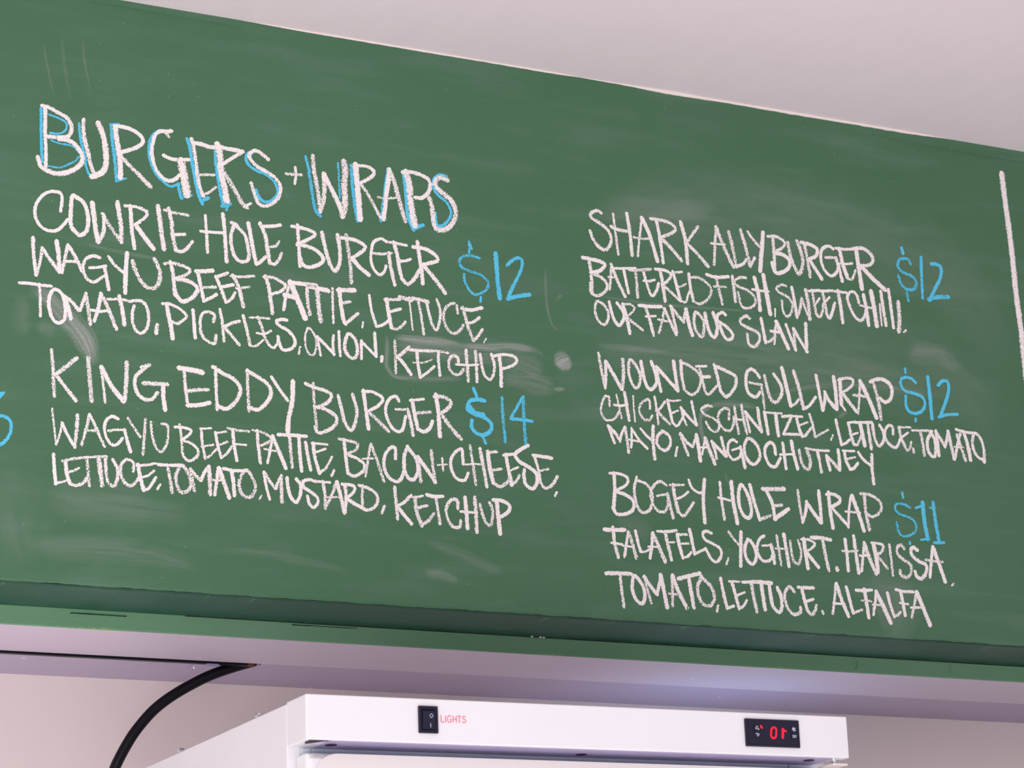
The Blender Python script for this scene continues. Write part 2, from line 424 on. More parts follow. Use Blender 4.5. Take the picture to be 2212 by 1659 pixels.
# hardened drips and a ridge of older paint near the top of the board
rg = Ribbon()
def ridge(name, pts, r, mat='board'):
    pts = cr3(pts, 10)
    vsx = tube(name, pts, [r * (0.35 + 0.65 * math.sin(math.pi * i / (len(pts) - 1)) ** 0.5) for i in range(len(pts))], M[mat], board, seg=6)
    return onboard(vsx)
ridge('paint_ridge', [(1.10, 0, 3.1235), (1.25, 0, 3.122), (1.33, 0, 3.1225)], 0.0012)
ridge('paint_ridge', [(2.42, 0, 3.119), (2.6, 0, 3.1135), (2.75, 0, 3.112), (3.1, 0, 3.112)], 0.0016)
ridge('paint_ridge', [(2.0235, 0, 2.325), (2.0225, 0, 2.318), (2.0235, 0, 2.311)], 0.0013)
ridge('paint_ridge', [(2.6, 0.150, 2.292), (2.601, 0.150, 2.284), (2.598, 0.150, 2.276)], 0.0022, 'rail')
ridge('paint_ridge', [(2.42, 0.150, 2.289), (2.421, 0.150, 2.281), (2.417, 0.150, 2.273)], 0.0022, 'rail')
ridge('paint_ridge', [(1.976, 0, 2.324), (1.975, 0, 2.317), (1.976, 0, 2.310)], 0.0008)

# ------------------------------------------------------------------ handwriting (millimetre/2 positions on the board)
MENU = """BURGERS	white	B5.7 2082 5917 2088 5902 2088 5839 2091 5790 2091 5742;~6.4 2079 5917 2096 5915 2125 5903 2149 5892 2161 5874 2162 5854 2152 5838 2133 5833 2107 5830 2089 5831;~7.3 2128 5827 2154 5826 2173 5817 2188 5799 2194 5781 2190 5763 2169 5743 2141 5729 2115 5726 2091 5732 2078 5740 2072 5754 2069 5765;b5.0 2076 5908 2077 5861 2078 5813 2081 5755;b~3.2 2099 5894 2120 5889 2142 5881 2151 5870 2149 5860 2137 5847 2121 5841 2102 5841;b~3.3 2105 5819 2131 5814 2157 5813 2173 5807 2185 5794;b~3.5 2185 5784 2174 5769 2155 5757 2134 5745 2115 5743 2098 5744	U~6.9 2197 5893 2196 5867 2201 5831 2210 5798 2217 5769 2226 5746 2238 5737;~9.1 2239 5889 2252 5858 2259 5825 2262 5795 2261 5771 2253 5750 2238 5738 2222 5731;b~4.4 2184 5880 2186 5853 2191 5824 2201 5787 2205 5758 2212 5739 2224 5731	R8.6 2288 5885 2292 5849 2298 5815 2303 5777 2303 5740;~6.1 2286 5888 2312 5889 2341 5883 2363 5869 2368 5853 2351 5835 2327 5823 2305 5814;7.2 2300 5808 2325 5782 2356 5755 2390 5724;b5.6 2276 5889 2279 5847 2285 5804 2289 5765 2292 5729;b3.4 2274 5891 2298 5896;b3.0 2291 5726 2320 5739	G~5.9 2452 5898 2435 5894 2420 5893 2405 5880 2398 5859 2394 5834 2396 5810 2405 5781 2420 5761 2439 5749 2459 5754 2476 5771;5.3 2444 5880 2435 5892;5.8 2429 5822 2447 5816 2471 5815 2503 5820;13.3 2480 5812 2485 5785 2492 5749 2497 5717;b~4.4 2416 5895 2398 5879 2388 5858 2385 5823 2393 5789 2407 5764 2427 5745 2447 5733 2466 5740 2474 5744;b5.8 2471 5743 2476 5719 2481 5703;b4.3 2481 5704 2510 5715	E6.4 2511 5883 2517 5857 2524 5816 2528 5781 2534 5747 2545 5719;6.4 2516 5872 2538 5872 2561 5867 2576 5868;4.9 2530 5779 2548 5782 2578 5785;4.7 2542 5721 2562 5731 2582 5749;b5.4 2498 5881 2507 5851 2513 5809 2519 5778 2526 5741 2534 5713 2542 5694;b5.4 2542 5704 2560 5714	R10.3 2588 5878 2596 5843 2598 5801 2607 5758 2615 5714;7.2 2586 5873 2608 5870 2636 5869 2664 5867;5.9 2664 5866 2641 5850 2618 5832 2600 5819;8.0 2603 5802 2627 5768 2647 5736 2662 5710 2675 5702;4.2 2670 5704 2687 5715;b5.9 2582 5867 2583 5824 2590 5775 2598 5726 2606 5698;b7.1 2602 5696 2624 5705;b4.8 2614 5686 2618 5702	S~6.5 2741 5855 2725 5867 2707 5875 2692 5872 2684 5856 2694 5840 2711 5827 2737 5816 2759 5804 2775 5786 2778 5763 2766 5737 2746 5719 2723 5713 2708 5721 2698 5747 2689 5775;b~4.9 2694 5869 2679 5863 2674 5845 2684 5828 2706 5816 2734 5808 2754 5795 2767 5774 2769 5755 2753 5735 2733 5725 2718 5730 2708 5744 2703 5758
+	white	+4.9 2824 5842 2826 5821 2822 5793;5.3 2796 5819 2816 5820 2843 5822
WRAPS	white	W7.9 2879 5884 2882 5841 2890 5796 2897 5747 2899 5722;7.4 2899 5719 2910 5756 2913 5794 2912 5835;7.6 2912 5835 2927 5807 2945 5773 2962 5738 2969 5713;11.5 2976 5880 2979 5850 2975 5808 2977 5768 2975 5739 2968 5715;b6.4 2857 5878 2864 5849 2871 5801 2877 5757 2884 5722 2898 5706;b4.5 2957 5873 2959 5834 2961 5768	R9.3 3012 5877 3015 5834 3018 5791 3021 5748 3023 5712;~6.1 3011 5874 3037 5877 3058 5874 3071 5862 3063 5848 3047 5836 3028 5823;6.3 3028 5818 3046 5797 3061 5771 3076 5745 3086 5726;b6.1 2999 5873 3000 5832 3003 5789 3008 5743 3015 5706;b6.2 3013 5711 3027 5714	A7.2 3119 5877 3114 5837 3108 5800 3103 5764 3097 5722;8.1 3119 5877 3132 5847 3142 5810 3154 5765 3166 5726;4.6 3082 5787 3104 5786 3141 5793;b3.9 3113 5878 3105 5831 3098 5789 3090 5736 3089 5713;b4.9 3086 5717 3102 5721	P11.7 3173 5876 3183 5836 3184 5795 3189 5755 3196 5717;~6.6 3162 5875 3189 5879 3219 5875 3243 5865 3250 5846 3241 5821 3222 5804 3200 5802;b5.8 3165 5865 3170 5814 3172 5760 3182 5723 3192 5701;b6.1 3189 5704 3222 5720	S~9.2 3305 5871 3284 5875 3270 5866 3267 5850 3280 5834 3301 5821 3319 5806 3329 5781 3327 5755 3311 5729 3286 5713 3267 5713 3257 5730 3255 5758 3251 5789 3247 5804;b~4.9 3303 5882 3284 5884 3267 5874 3260 5857 3263 5834 3276 5818 3298 5803 3311 5784 3314 5766 3304 5744 3284 5726 3271 5724 3264 5739 3264 5762
COWRIE	white	C~4.9 2134 5619 2137 5644 2136 5666 2123 5673 2100 5669 2078 5651 2064 5624 2063 5598 2072 5576 2088 5562 2114 5559 2134 5571 2154 5597	O~6.3 2167 5667 2163 5634 2162 5601 2165 5578 2179 5562 2192 5557 2208 5574 2212 5601 2208 5630 2198 5652 2178 5665 2167 5667	W7.7 2223 5654 2228 5616 2234 5574 2241 5545;6.6 2241 5545 2256 5576 2256 5620 2253 5626;6.7 2256 5620 2277 5589 2304 5556;7.7 2295 5665 2300 5629 2306 5593 2306 5553	R6.1 2332 5660 2334 5627 2337 5587 2344 5539;~5.4 2317 5658 2344 5660 2370 5654 2382 5647 2374 5632 2347 5607;6.8 2347 5607 2370 5578 2399 5544	I7.9 2412 5669 2417 5631 2422 5591 2429 5548	E6.9 2443 5667 2451 5629 2454 5592 2463 5549;5.2 2431 5661 2461 5657 2499 5655;5.0 2459 5593 2490 5598;~5.6 2463 5549 2478 5546 2495 5556 2512 5579
HOLE	white	H4.8 2551 5661 2554 5615 2557 5554;6.3 2603 5672 2608 5622 2613 5534;4.8 2537 5613 2563 5614 2604 5617	O~6.0 2629 5650 2639 5650 2649 5637 2668 5619 2677 5586 2680 5559 2673 5543 2655 5539 2638 5551 2628 5580 2627 5614 2637 5646	L6.4 2679 5655 2687 5611 2694 5571 2702 5538;~5.8 2702 5537 2714 5545 2730 5562	E6.9 2714 5659 2729 5627 2737 5580 2742 5546;5.8 2726 5652 2754 5656 2775 5662;4.9 2746 5593 2762 5599 2771 5612;~5.8 2742 5546 2753 5542 2769 5556 2778 5578
BURGER	white	B5.7 2828 5669 2830 5633 2832 5588 2834 5547;~5.5 2811 5663 2839 5662 2864 5658 2883 5650 2874 5639 2845 5621 2827 5612;~6.4 2827 5610 2856 5609 2887 5599 2905 5580 2901 5566 2880 5553 2858 5547 2841 5555 2836 5572	U~6.6 2903 5656 2909 5626 2919 5585 2929 5559 2943 5547 2957 5576 2957 5614 2951 5655	R7.0 2978 5657 2983 5618 2989 5573 2991 5518;~6.0 2962 5648 2985 5649 3014 5644 3037 5631 3028 5616 2995 5591;6.9 2995 5591 3019 5566 3046 5547	G~5.0 3105 5654 3087 5661 3065 5649 3057 5627 3054 5592 3063 5565 3080 5551 3095 5563 3101 5580;4.8 3064 5614 3089 5615 3119 5622;6.7 3111 5620 3114 5588 3121 5554 3127 5527	E6.8 3127 5655 3137 5619 3143 5578 3150 5547;5.0 3114 5654 3142 5653 3167 5651;4.8 3140 5600 3162 5603 3179 5610;~6.7 3150 5547 3168 5534 3190 5552 3209 5583	R6.4 3203 5666 3207 5628 3213 5587 3216 5541;~6.1 3189 5649 3219 5649 3248 5640 3268 5623 3262 5614 3217 5598;7.1 3217 5598 3250 5566 3287 5521
$12	blue	$~5.6 3402 5641 3376 5645 3349 5640 3337 5623 3344 5606 3370 5597 3404 5590 3426 5573 3425 5552 3405 5534 3383 5527 3364 5541 3352 5564 3351 5584;4.6 3370 5688 3370 5652;4.0 3373 5681 3378 5667;4.9 3402 5521 3401 5508	18.5 3456 5661 3458 5623 3460 5577 3464 5526	2~6.1 3493 5630 3509 5646 3528 5657 3542 5653 3541 5630 3526 5596 3505 5558 3491 5526;6.6 3491 5527 3523 5538 3564 5548
WAGYU	white	W5.8 2058 5533 2060 5489 2068 5429;5.0 2069 5429 2078 5465 2084 5507;5.8 2084 5507 2105 5478 2132 5445;6.9 2124 5531 2129 5497 2133 5449	A5.4 2155 5524 2146 5480 2140 5445;6.1 2157 5524 2180 5487 2195 5456;4.9 2147 5477 2177 5480	G~5.2 2245 5500 2225 5502 2207 5491 2199 5473 2201 5450 2213 5432 2232 5429 2255 5447;4.2 2217 5467 2239 5471 2263 5478;5.7 2258 5474 2265 5445 2271 5412	Y5.6 2271 5505 2288 5484 2313 5465;6.6 2323 5522 2319 5468 2318 5408	U~7.1 2339 5500 2347 5475 2361 5450 2377 5433 2401 5431 2416 5453 2416 5483 2402 5515
BEEF	white	B6.2 2447 5512 2456 5474 2461 5418;~5.3 2431 5505 2454 5509 2485 5505 2505 5495 2491 5479 2457 5464;~6.5 2457 5464 2488 5465 2518 5455 2526 5439 2511 5417 2484 5402 2467 5416 2459 5435	E5.9 2527 5495 2535 5457 2545 5411;6.7 2523 5494 2545 5497 2571 5502;5.6 2538 5449 2579 5455;5.1 2545 5411 2565 5422 2582 5434	E5.3 2581 5486 2596 5451 2610 5415;5.5 2581 5484 2615 5500;5.2 2596 5457 2632 5468;5.1 2610 5414 2627 5427 2637 5445	F6.4 2631 5495 2644 5473 2654 5441 2661 5408;5.0 2626 5493 2658 5494 2693 5501;4.7 2641 5459 2679 5467
PATTIE,	white	P6.8 2729 5504 2738 5474 2743 5441 2748 5399;~5.5 2724 5502 2749 5503 2773 5495 2789 5484 2773 5465 2744 5453	A5.8 2803 5496 2790 5453 2782 5413;8.8 2803 5496 2818 5463 2847 5395;7.7 2786 5456 2818 5453	T6.4 2854 5484 2855 5447 2861 5408;6.6 2811 5495 2843 5495 2882 5495	T8.6 2885 5481 2888 5440 2894 5393;7.0 2854 5491 2885 5488 2919 5484	I4.6 2932 5492 2932 5439 2933 5391	E6.6 2953 5493 2957 5448 2964 5405 2970 5392;7.2 2949 5489 3000 5495;5.7 2959 5452 2986 5460;5.2 2970 5392 2987 5407 3009 5427	,3.1 3025 5403 3022 5387
LETTUCE,	white	L4.8 3046 5485 3052 5442 3066 5395;5.0 3066 5395 3084 5401 3106 5417	E6.3 3100 5480 3106 5434 3113 5397;5.5 3095 5478 3119 5481 3141 5485;4.7 3107 5443 3143 5456;~5.1 3113 5395 3131 5394 3145 5404 3157 5418	T3.7 3172 5483 3176 5442 3180 5398;7.2 3142 5491 3177 5486	T5.3 3201 5483 3209 5435 3215 5389;6.8 3174 5492 3203 5491 3230 5487	U~5.3 3227 5486 3231 5462 3238 5435 3245 5415 3257 5406 3268 5439 3269 5470 3260 5497	C5.0 3326 5464 3323 5487;~5.7 3314 5493 3295 5484 3281 5461 3282 5430 3296 5407 3315 5402 3332 5414 3342 5429	E6.6 3343 5482 3352 5448 3362 5414 3374 5387;6.3 3340 5480 3369 5478 3404 5489;5.4 3353 5438 3372 5441 3395 5458;6.1 3374 5387 3389 5401 3403 5422	,2.4 3415 5397 3407 5384
TOMATO,	white	T4.6 2022 5401 2049 5403 2077 5402 2110 5402;4.5 2077 5404 2080 5364 2081 5315	O~5.2 2116 5393 2105 5370 2105 5341 2114 5313 2130 5301 2147 5313 2150 5343 2144 5375 2132 5391 2116 5393	M6.7 2145 5378 2157 5350 2165 5318;6.1 2145 5378 2165 5367 2187 5344;5.3 2191 5344 2199 5368 2207 5392;6.3 2207 5392 2213 5353 2220 5308	A5.4 2249 5398 2243 5360 2231 5318;6.5 2249 5397 2269 5360 2293 5303;4.6 2221 5348 2246 5347 2272 5352	T6.4 2301 5396 2310 5358 2316 5317;5.0 2269 5384 2301 5388 2334 5385	O~5.3 2344 5373 2339 5354 2339 5328 2348 5306 2364 5298 2381 5316 2385 5350 2377 5379 2361 5390 2338 5387	,6.3 2409 5326 2407 5303
PICKLES,	white	P6.5 2437 5389 2442 5359 2449 5327 2454 5293;~4.7 2425 5389 2447 5390 2474 5380 2494 5362 2484 5348 2467 5337 2447 5343	I5.4 2513 5381 2516 5344 2519 5302	C~5.1 2573 5354 2575 5374 2558 5381 2541 5374 2534 5350 2536 5320 2548 5301 2575 5291 2580 5315	K5.2 2592 5391 2599 5354 2603 5302;5.2 2649 5364 2630 5357 2604 5343;5.4 2602 5344 2626 5320 2648 5296	L5.6 2661 5381 2671 5342 2680 5299;~3.9 2680 5297 2698 5298 2720 5317	E6.1 2705 5381 2717 5350 2725 5324 2736 5305;4.0 2681 5378 2709 5381 2738 5381;4.0 2701 5335 2722 5335 2743 5346;~4.4 2736 5305 2749 5298 2762 5311 2765 5332	S~5.2 2791 5383 2775 5383 2759 5375 2771 5363 2795 5352 2812 5333 2814 5313 2798 5298 2777 5296 2767 5315 2764 5332	,4.1 2830 5308 2826 5289
ONION,	white	O~4.2 2855 5367 2846 5340 2847 5313 2855 5294 2869 5289 2878 5307 2879 5334 2869 5357 2855 5367	N4.3 2883 5344 2892 5291;5.2 2883 5344 2907 5323 2933 5299;4.6 2932 5353 2930 5326 2933 5297	I4.7 2949 5367 2950 5331 2952 5296	O~6.0 2979 5363 2968 5340 2967 5313 2984 5294 3000 5298 3005 5324 2998 5350 2979 5363	N4.7 3018 5347 3017 5294;4.9 3018 5345 3039 5327 3061 5306;5.4 3060 5374 3061 5343 3063 5306	,6.0 3081 5306 3079 5294
KETCHUP	white	K5.5 3122 5357 3123 5312 3123 5264;5.9 3166 5344 3147 5325 3126 5309;5.7 3128 5313 3150 5291 3170 5264	E5.6 3191 5336 3193 5299 3199 5258;4.8 3167 5336 3198 5337 3239 5340;3.4 3179 5299 3208 5302 3238 5314;4.6 3199 5258 3222 5274 3245 5295	T5.2 3259 5337 3259 5302 3262 5270;4.5 3228 5340 3257 5342 3290 5340	C~5.4 3321 5310 3321 5328 3305 5333 3293 5320 3292 5295 3307 5279 3325 5280 3339 5296	H6.4 3348 5353 3350 5308 3352 5263;6.0 3378 5353 3380 5311 3380 5264;3.8 3315 5308 3356 5310 3386 5315	U~5.6 3393 5346 3399 5306 3407 5283 3422 5274 3435 5292 3438 5321 3430 5350	P6.5 3455 5350 3459 5305 3458 5258;~5.3 3440 5347 3470 5354 3500 5353 3513 5341 3497 5323 3461 5309
KING	white	K5.8 2113 5224 2117 5181 2119 5139 2122 5098;6.8 2182 5208 2153 5181 2125 5157;6.3 2125 5157 2151 5126 2181 5091	I7.5 2214 5212 2219 5159 2225 5095	N4.6 2250 5191 2257 5143 2263 5094;7.4 2252 5190 2279 5142 2314 5102;7.1 2323 5210 2322 5160 2317 5104	G~6.1 2379 5206 2367 5194 2349 5175 2346 5149 2356 5124 2377 5112 2397 5117 2410 5134;6.9 2366 5202 2386 5210;7.2 2371 5158 2400 5159 2437 5161;6.7 2427 5157 2427 5125 2432 5089
EDDY	white	E5.4 2487 5209 2490 5160 2497 5107;7.3 2472 5211 2504 5209 2540 5205;6.1 2498 5148 2527 5154 2555 5158;6.1 2496 5107 2527 5111 2560 5121	D5.4 2578 5223 2579 5169 2582 5104;~6.4 2571 5224 2598 5209 2628 5197 2648 5176 2648 5153 2631 5125 2607 5108 2584 5114	D5.8 2671 5225 2672 5172 2675 5109;~6.5 2671 5223 2703 5208 2731 5191 2741 5168 2730 5141 2702 5115 2675 5119	Y5.4 2743 5212 2765 5181 2790 5150;6.8 2807 5207 2804 5151 2793 5100 2789 5060
BURGER	white	B5.6 2868 5206 2869 5164 2873 5115 2876 5072;~5.8 2845 5204 2869 5195 2897 5191 2922 5180 2914 5159 2889 5143 2872 5139;~6.2 2872 5139 2896 5137 2924 5126 2938 5111 2930 5090 2906 5073 2881 5065 2871 5081	U~6.1 2943 5178 2953 5139 2962 5103 2980 5081 2994 5106 2999 5143 2987 5186	R6.1 3021 5201 3026 5156 3034 5091;~5.2 3018 5197 3046 5200 3075 5189 3080 5178 3063 5159 3034 5142;6.2 3031 5143 3062 5119 3095 5090	G~5.3 3130 5181 3121 5194 3100 5183 3088 5155 3093 5125 3112 5096 3137 5095 3150 5137;4.4 3120 5156 3138 5157 3157 5158;6.3 3157 5158 3166 5122 3172 5085	E6.7 3172 5187 3178 5147 3187 5105;4.7 3166 5186 3208 5194;5.7 3182 5150 3227 5158;~5.8 3187 5105 3205 5098 3224 5110 3234 5131	R6.7 3247 5211 3253 5161 3256 5089;~6.7 3243 5204 3271 5207 3293 5195 3288 5178 3258 5154;7.2 3262 5155 3290 5120 3322 5088
$14	blue	$~6.5 3402 5208 3378 5210 3354 5201 3347 5176 3373 5165 3402 5157 3422 5139 3415 5117 3393 5105 3371 5110 3358 5126 3359 5145;~9.3 3351 5187 3369 5168 3395 5164;5.8 3368 5241 3377 5221;5.4 3394 5097 3401 5082	16.4 3459 5222 3460 5163 3465 5093	45.2 3525 5228 3507 5199 3486 5164;5.6 3486 5162 3518 5163 3554 5161;7.2 3529 5230 3528 5159 3531 5093
WAGYU	white	W3.5 2116 5062 2122 5015 2128 4965;4.0 2128 4965 2138 4995 2144 5025;4.9 2144 5025 2158 4996 2179 4962;6.0 2186 5050 2184 5011 2179 4963	A4.7 2219 5056 2211 5017 2198 4970;5.0 2220 5055 2238 5020 2261 4972;4.5 2208 5012 2241 5012	G~4.5 2299 5051 2283 5056 2267 5045 2261 5022 2266 4997 2280 4979 2296 4980 2312 4998;4.1 2272 5015 2293 5020 2319 5022;5.0 2317 5022 2324 4995 2334 4963	Y4.4 2327 5055 2343 5031 2361 5007;5.2 2376 5056 2373 5013 2369 4959	U~4.6 2391 5050 2395 5015 2405 4983 2420 4970 2437 4996 2440 5028 2437 5048 2423 5048
BEEF	white	B4.3 2473 5051 2478 5016 2481 4974;~4.2 2460 5043 2483 5044 2506 5038 2499 5024 2478 5008;~4.7 2478 5008 2503 5003 2524 4987 2524 4968 2502 4952 2486 4961 2481 4974	E4.7 2535 5045 2538 5008 2546 4963;3.9 2533 5045 2563 5049;4.1 2536 4995 2569 5003;4.1 2546 4963 2562 4973 2578 4991	E4.8 2576 5038 2583 5002 2593 4969;3.8 2575 5036 2608 5044;3.8 2583 5002 2610 5015;4.1 2593 4969 2609 4982 2623 5003	F5.1 2627 5049 2630 5010 2638 4965;4.6 2613 5054 2644 5050 2673 5050;3.6 2630 5011 2665 5011
PATTIE,	white	P5.5 2698 5054 2701 5013 2707 4964;~5.0 2686 5054 2712 5052 2736 5041 2737 5029 2711 5014	A4.3 2744 5040 2737 5006 2728 4966;6.0 2744 5043 2762 5002 2782 4956;3.6 2720 5005 2745 5002 2766 5002	T5.9 2794 5051 2797 5005 2801 4961;5.6 2761 5049 2798 5051 2844 5052	T5.9 2822 5050 2824 5004 2829 4952	I5.3 2842 5034 2848 4996 2856 4957	E6.0 2865 5034 2869 4995 2882 4950;3.7 2861 5034 2907 5034;3.9 2876 5010 2901 5021;4.6 2882 4950 2903 4968 2920 4999	,4.7 2926 4961 2919 4946
BACON	white	B5.7 2958 5052 2962 5006 2968 4957;~5.1 2944 5053 2975 5050 3000 5043 2992 5025 2967 5013;~5.2 2967 5011 2995 5002 3018 4987 3014 4967 2987 4950 2968 4957	A4.5 3039 5046 3031 5005 3022 4953;5.9 3041 5046 3059 4998 3077 4944;3.3 3013 5002 3045 5006	C~5.6 3115 5012 3114 5043 3096 5038 3081 5013 3080 4979 3097 4952 3122 4946 3137 4967 3143 4995	O~6.4 3153 5050 3142 5018 3142 4981 3154 4959 3172 4957 3184 4985 3178 5018 3153 5048	N6.2 3185 5022 3188 4992 3192 4952;6.7 3185 5022 3213 4987 3237 4954;6.3 3227 5043 3231 5002 3237 4954
+	white	+3.7 3261 5025 3263 4990;3.0 3246 5004 3275 5008
CHEESE,	white	C~5.0 3327 5014 3326 5038 3324 5058 3306 5049 3290 5028 3288 5000 3303 4971 3329 4966 3342 4988	H5.6 3351 5069 3358 5013 3365 4958;6.4 3382 5063 3391 5012 3400 4954;3.7 3330 5012 3360 5017 3387 5017	E7.2 3407 5057 3411 5011 3421 4967;5.4 3406 5055 3435 5059;5.0 3416 5003 3448 5009;~5.9 3421 4966 3442 4957 3465 4971 3473 4985	E6.5 3465 5053 3471 5012 3480 4965;4.4 3457 5051 3499 5059;4.3 3474 5006 3503 5019;5.1 3480 4965 3495 4977 3506 4995	S~5.9 3538 5087 3511 5071 3495 5056 3509 5036 3539 5022 3561 5006 3563 4979 3547 4959 3525 4972 3521 4996 3523 5013	E5.8 3557 5059 3567 5024 3574 4980;5.3 3553 5059 3582 5058 3614 5056;4.4 3572 5014 3601 5022;~5.3 3574 4980 3589 4964 3612 4976 3630 5002	,3.9 3626 4955 3620 4944
LETTUCE,	white	L4.8 2121 4938 2124 4899 2128 4858;4.0 2128 4860 2147 4865 2163 4874	E5.5 2154 4920 2158 4889 2167 4862;4.4 2145 4921 2184 4932 2232 4940 2267 4944;3.7 2155 4890 2175 4897 2191 4906;~5.3 2167 4862 2185 4858 2204 4868 2213 4881	T5.5 2213 4935 2216 4900 2220 4861	T7.1 2245 4939 2250 4903 2255 4865	U~5.8 2264 4939 2266 4904 2271 4876 2287 4865 2297 4882 2298 4913 2285 4936	C~5.4 2342 4911 2342 4933 2326 4941 2311 4930 2306 4908 2313 4883 2332 4869 2348 4879 2361 4900	E6.3 2355 4929 2361 4896 2371 4861;4.1 2352 4926 2378 4930 2405 4937;4.0 2365 4895 2384 4902 2400 4916;~4.4 2371 4861 2387 4868 2405 4898	,4.4 2417 4879 2410 4867
TOMATO.	white	T6.0 2438 4935 2445 4900 2451 4861;5.1 2413 4934 2443 4935 2479 4938	O~6.2 2478 4937 2464 4915 2463 4889 2476 4864 2496 4869 2505 4889 2496 4920 2478 4937	M6.1 2504 4929 2509 4902 2515 4872;5.8 2504 4928 2519 4913 2532 4901;5.4 2534 4901 2545 4925 2557 4940;7.0 2557 4940 2559 4906 2560 4865	A5.3 2584 4939 2579 4905 2573 4864;6.5 2586 4939 2599 4903 2615 4859;3.9 2569 4904 2599 4906	T6.1 2622 4936 2627 4906 2630 4867;5.2 2599 4939 2629 4936 2666 4938	O~6.3 2666 4941 2649 4920 2644 4894 2655 4869 2676 4866 2691 4888 2686 4914 2666 4941	,2.9 2709 4872 2703 4862
MUSTARD,	white	M4.8 2717 4939 2722 4904 2732 4864;5.3 2719 4937 2734 4914 2749 4896;5.2 2752 4896 2759 4916 2768 4932;6.5 2768 4932 2768 4897 2769 4860	U~5.9 2785 4928 2788 4899 2796 4874 2812 4862 2824 4886 2825 4912 2813 4927	S~5.1 2868 4925 2851 4929 2833 4922 2835 4906 2854 4895 2874 4880 2875 4864 2863 4851 2850 4861 2845 4881	T5.3 2892 4927 2897 4891 2898 4852;4.3 2847 4929 2878 4926 2913 4926	A5.3 2932 4929 2919 4893 2898 4854;6.1 2934 4929 2945 4889 2955 4843;3.6 2900 4883 2923 4885 2945 4887	R5.9 2958 4923 2961 4887 2957 4845;~5.0 2950 4924 2972 4924 2988 4919 2982 4902 2961 4885;5.6 2961 4885 2985 4872 3017 4858	D5.6 3013 4924 3010 4894 3010 4867;~5.1 3001 4925 3029 4919 3053 4904 3056 4881 3041 4862 3020 4855	,4.8 3077 4871 3069 4852
KETCHUP	white	K5.8 3110 4928 3113 4885 3117 4838;5.2 3160 4909 3138 4887 3116 4874;5.8 3116 4874 3137 4851 3159 4827	E7.0 3172 4903 3176 4864 3191 4825;4.3 3167 4903 3196 4910;4.9 3180 4874 3209 4883;~5.6 3191 4827 3212 4840 3229 4861	T5.5 3237 4909 3242 4875 3248 4834;5.4 3209 4915 3232 4911 3259 4914	C~5.7 3305 4882 3304 4905 3286 4906 3269 4881 3272 4851 3287 4829 3309 4829 3313 4847	H6.3 3329 4916 3332 4872 3334 4827;6.7 3360 4918 3362 4875 3363 4819;4.4 3314 4874 3336 4874 3365 4875	U~5.9 3376 4899 3384 4869 3394 4847 3408 4841 3415 4868 3414 4892 3407 4907	P7.1 3430 4915 3433 4870 3437 4819;~5.9 3419 4916 3445 4916 3468 4906 3469 4890 3450 4873 3435 4868
SHARK	white	S~6.4 3819 5837 3805 5842 3784 5830 3786 5816 3813 5803 3840 5784 3850 5759 3845 5737 3828 5720 3805 5728 3786 5751 3779 5774	H5.3 3861 5838 3866 5784 3872 5712;6.6 3909 5846 3916 5786 3920 5715;6.6 3852 5797 3876 5790 3910 5789	A4.7 3962 5841 3950 5780 3940 5715;7.3 3961 5839 3985 5788 4008 5707;4.4 3929 5773 3964 5772 3992 5779	R6.3 4012 5840 4021 5781 4028 5704;~6.1 3992 5841 4025 5841 4061 5835 4078 5818 4059 5801 4025 5785;7.3 4025 5782 4060 5753 4093 5719	K7.2 4098 5843 4111 5789 4115 5713;5.8 4159 5836 4137 5807 4115 5778;6.9 4115 5778 4150 5749 4187 5712
ALLY	white	A5.8 4225 5845 4217 5784 4210 5721;7.5 4225 5843 4248 5784 4279 5722;4.6 4204 5788 4232 5789 4252 5790	L7.0 4270 5834 4281 5780 4290 5723;5.8 4290 5723 4316 5736 4329 5752	L7.1 4314 5845 4328 5794 4341 5731;5.3 4341 5731 4359 5760	Y5.4 4340 5843 4358 5820 4379 5800;7.5 4396 5848 4387 5790 4376 5720
BURGER	white	B6.5 4431 5839 4432 5788 4431 5723;~5.5 4413 5837 4442 5841 4473 5827 4465 5807 4432 5788;~6.5 4431 5786 4463 5784 4488 5768 4481 5741 4450 5722 4431 5723 4422 5752	U~7.5 4486 5825 4493 5780 4507 5744 4521 5728 4537 5763 4533 5800 4521 5835	R7.1 4547 5833 4555 5780 4561 5724;~6.5 4536 5833 4566 5831 4593 5819 4589 5796 4562 5781;6.9 4562 5781 4581 5753 4604 5721	G~5.8 4655 5827 4636 5834 4612 5818 4606 5786 4616 5753 4640 5735 4663 5751 4672 5779;5.4 4624 5794 4646 5797 4661 5797;6.9 4663 5797 4673 5764 4681 5723	E7.4 4679 5830 4688 5781 4702 5737;5.4 4666 5830 4701 5831 4741 5838;4.9 4679 5780 4706 5783 4723 5787;~5.3 4702 5737 4714 5731 4727 5747 4735 5764	R8.2 4743 5838 4747 5785 4754 5706;~7.0 4737 5839 4772 5842 4802 5822 4802 5799 4781 5787 4754 5783;7.8 4758 5782 4795 5748 4843 5713
$12	blue	$~6.6 4950 5813 4941 5828 4913 5824 4900 5803 4914 5782 4953 5771 4967 5749 4954 5728 4926 5725 4906 5742 4899 5768;6.1 4921 5863 4924 5845;6.0 4927 5713 4930 5688	16.8 4994 5840 4990 5779 4987 5703	2~7.2 5033 5823 5053 5824 5070 5812 5062 5776 5038 5738 5014 5698;8.7 5012 5702 5047 5712 5088 5718
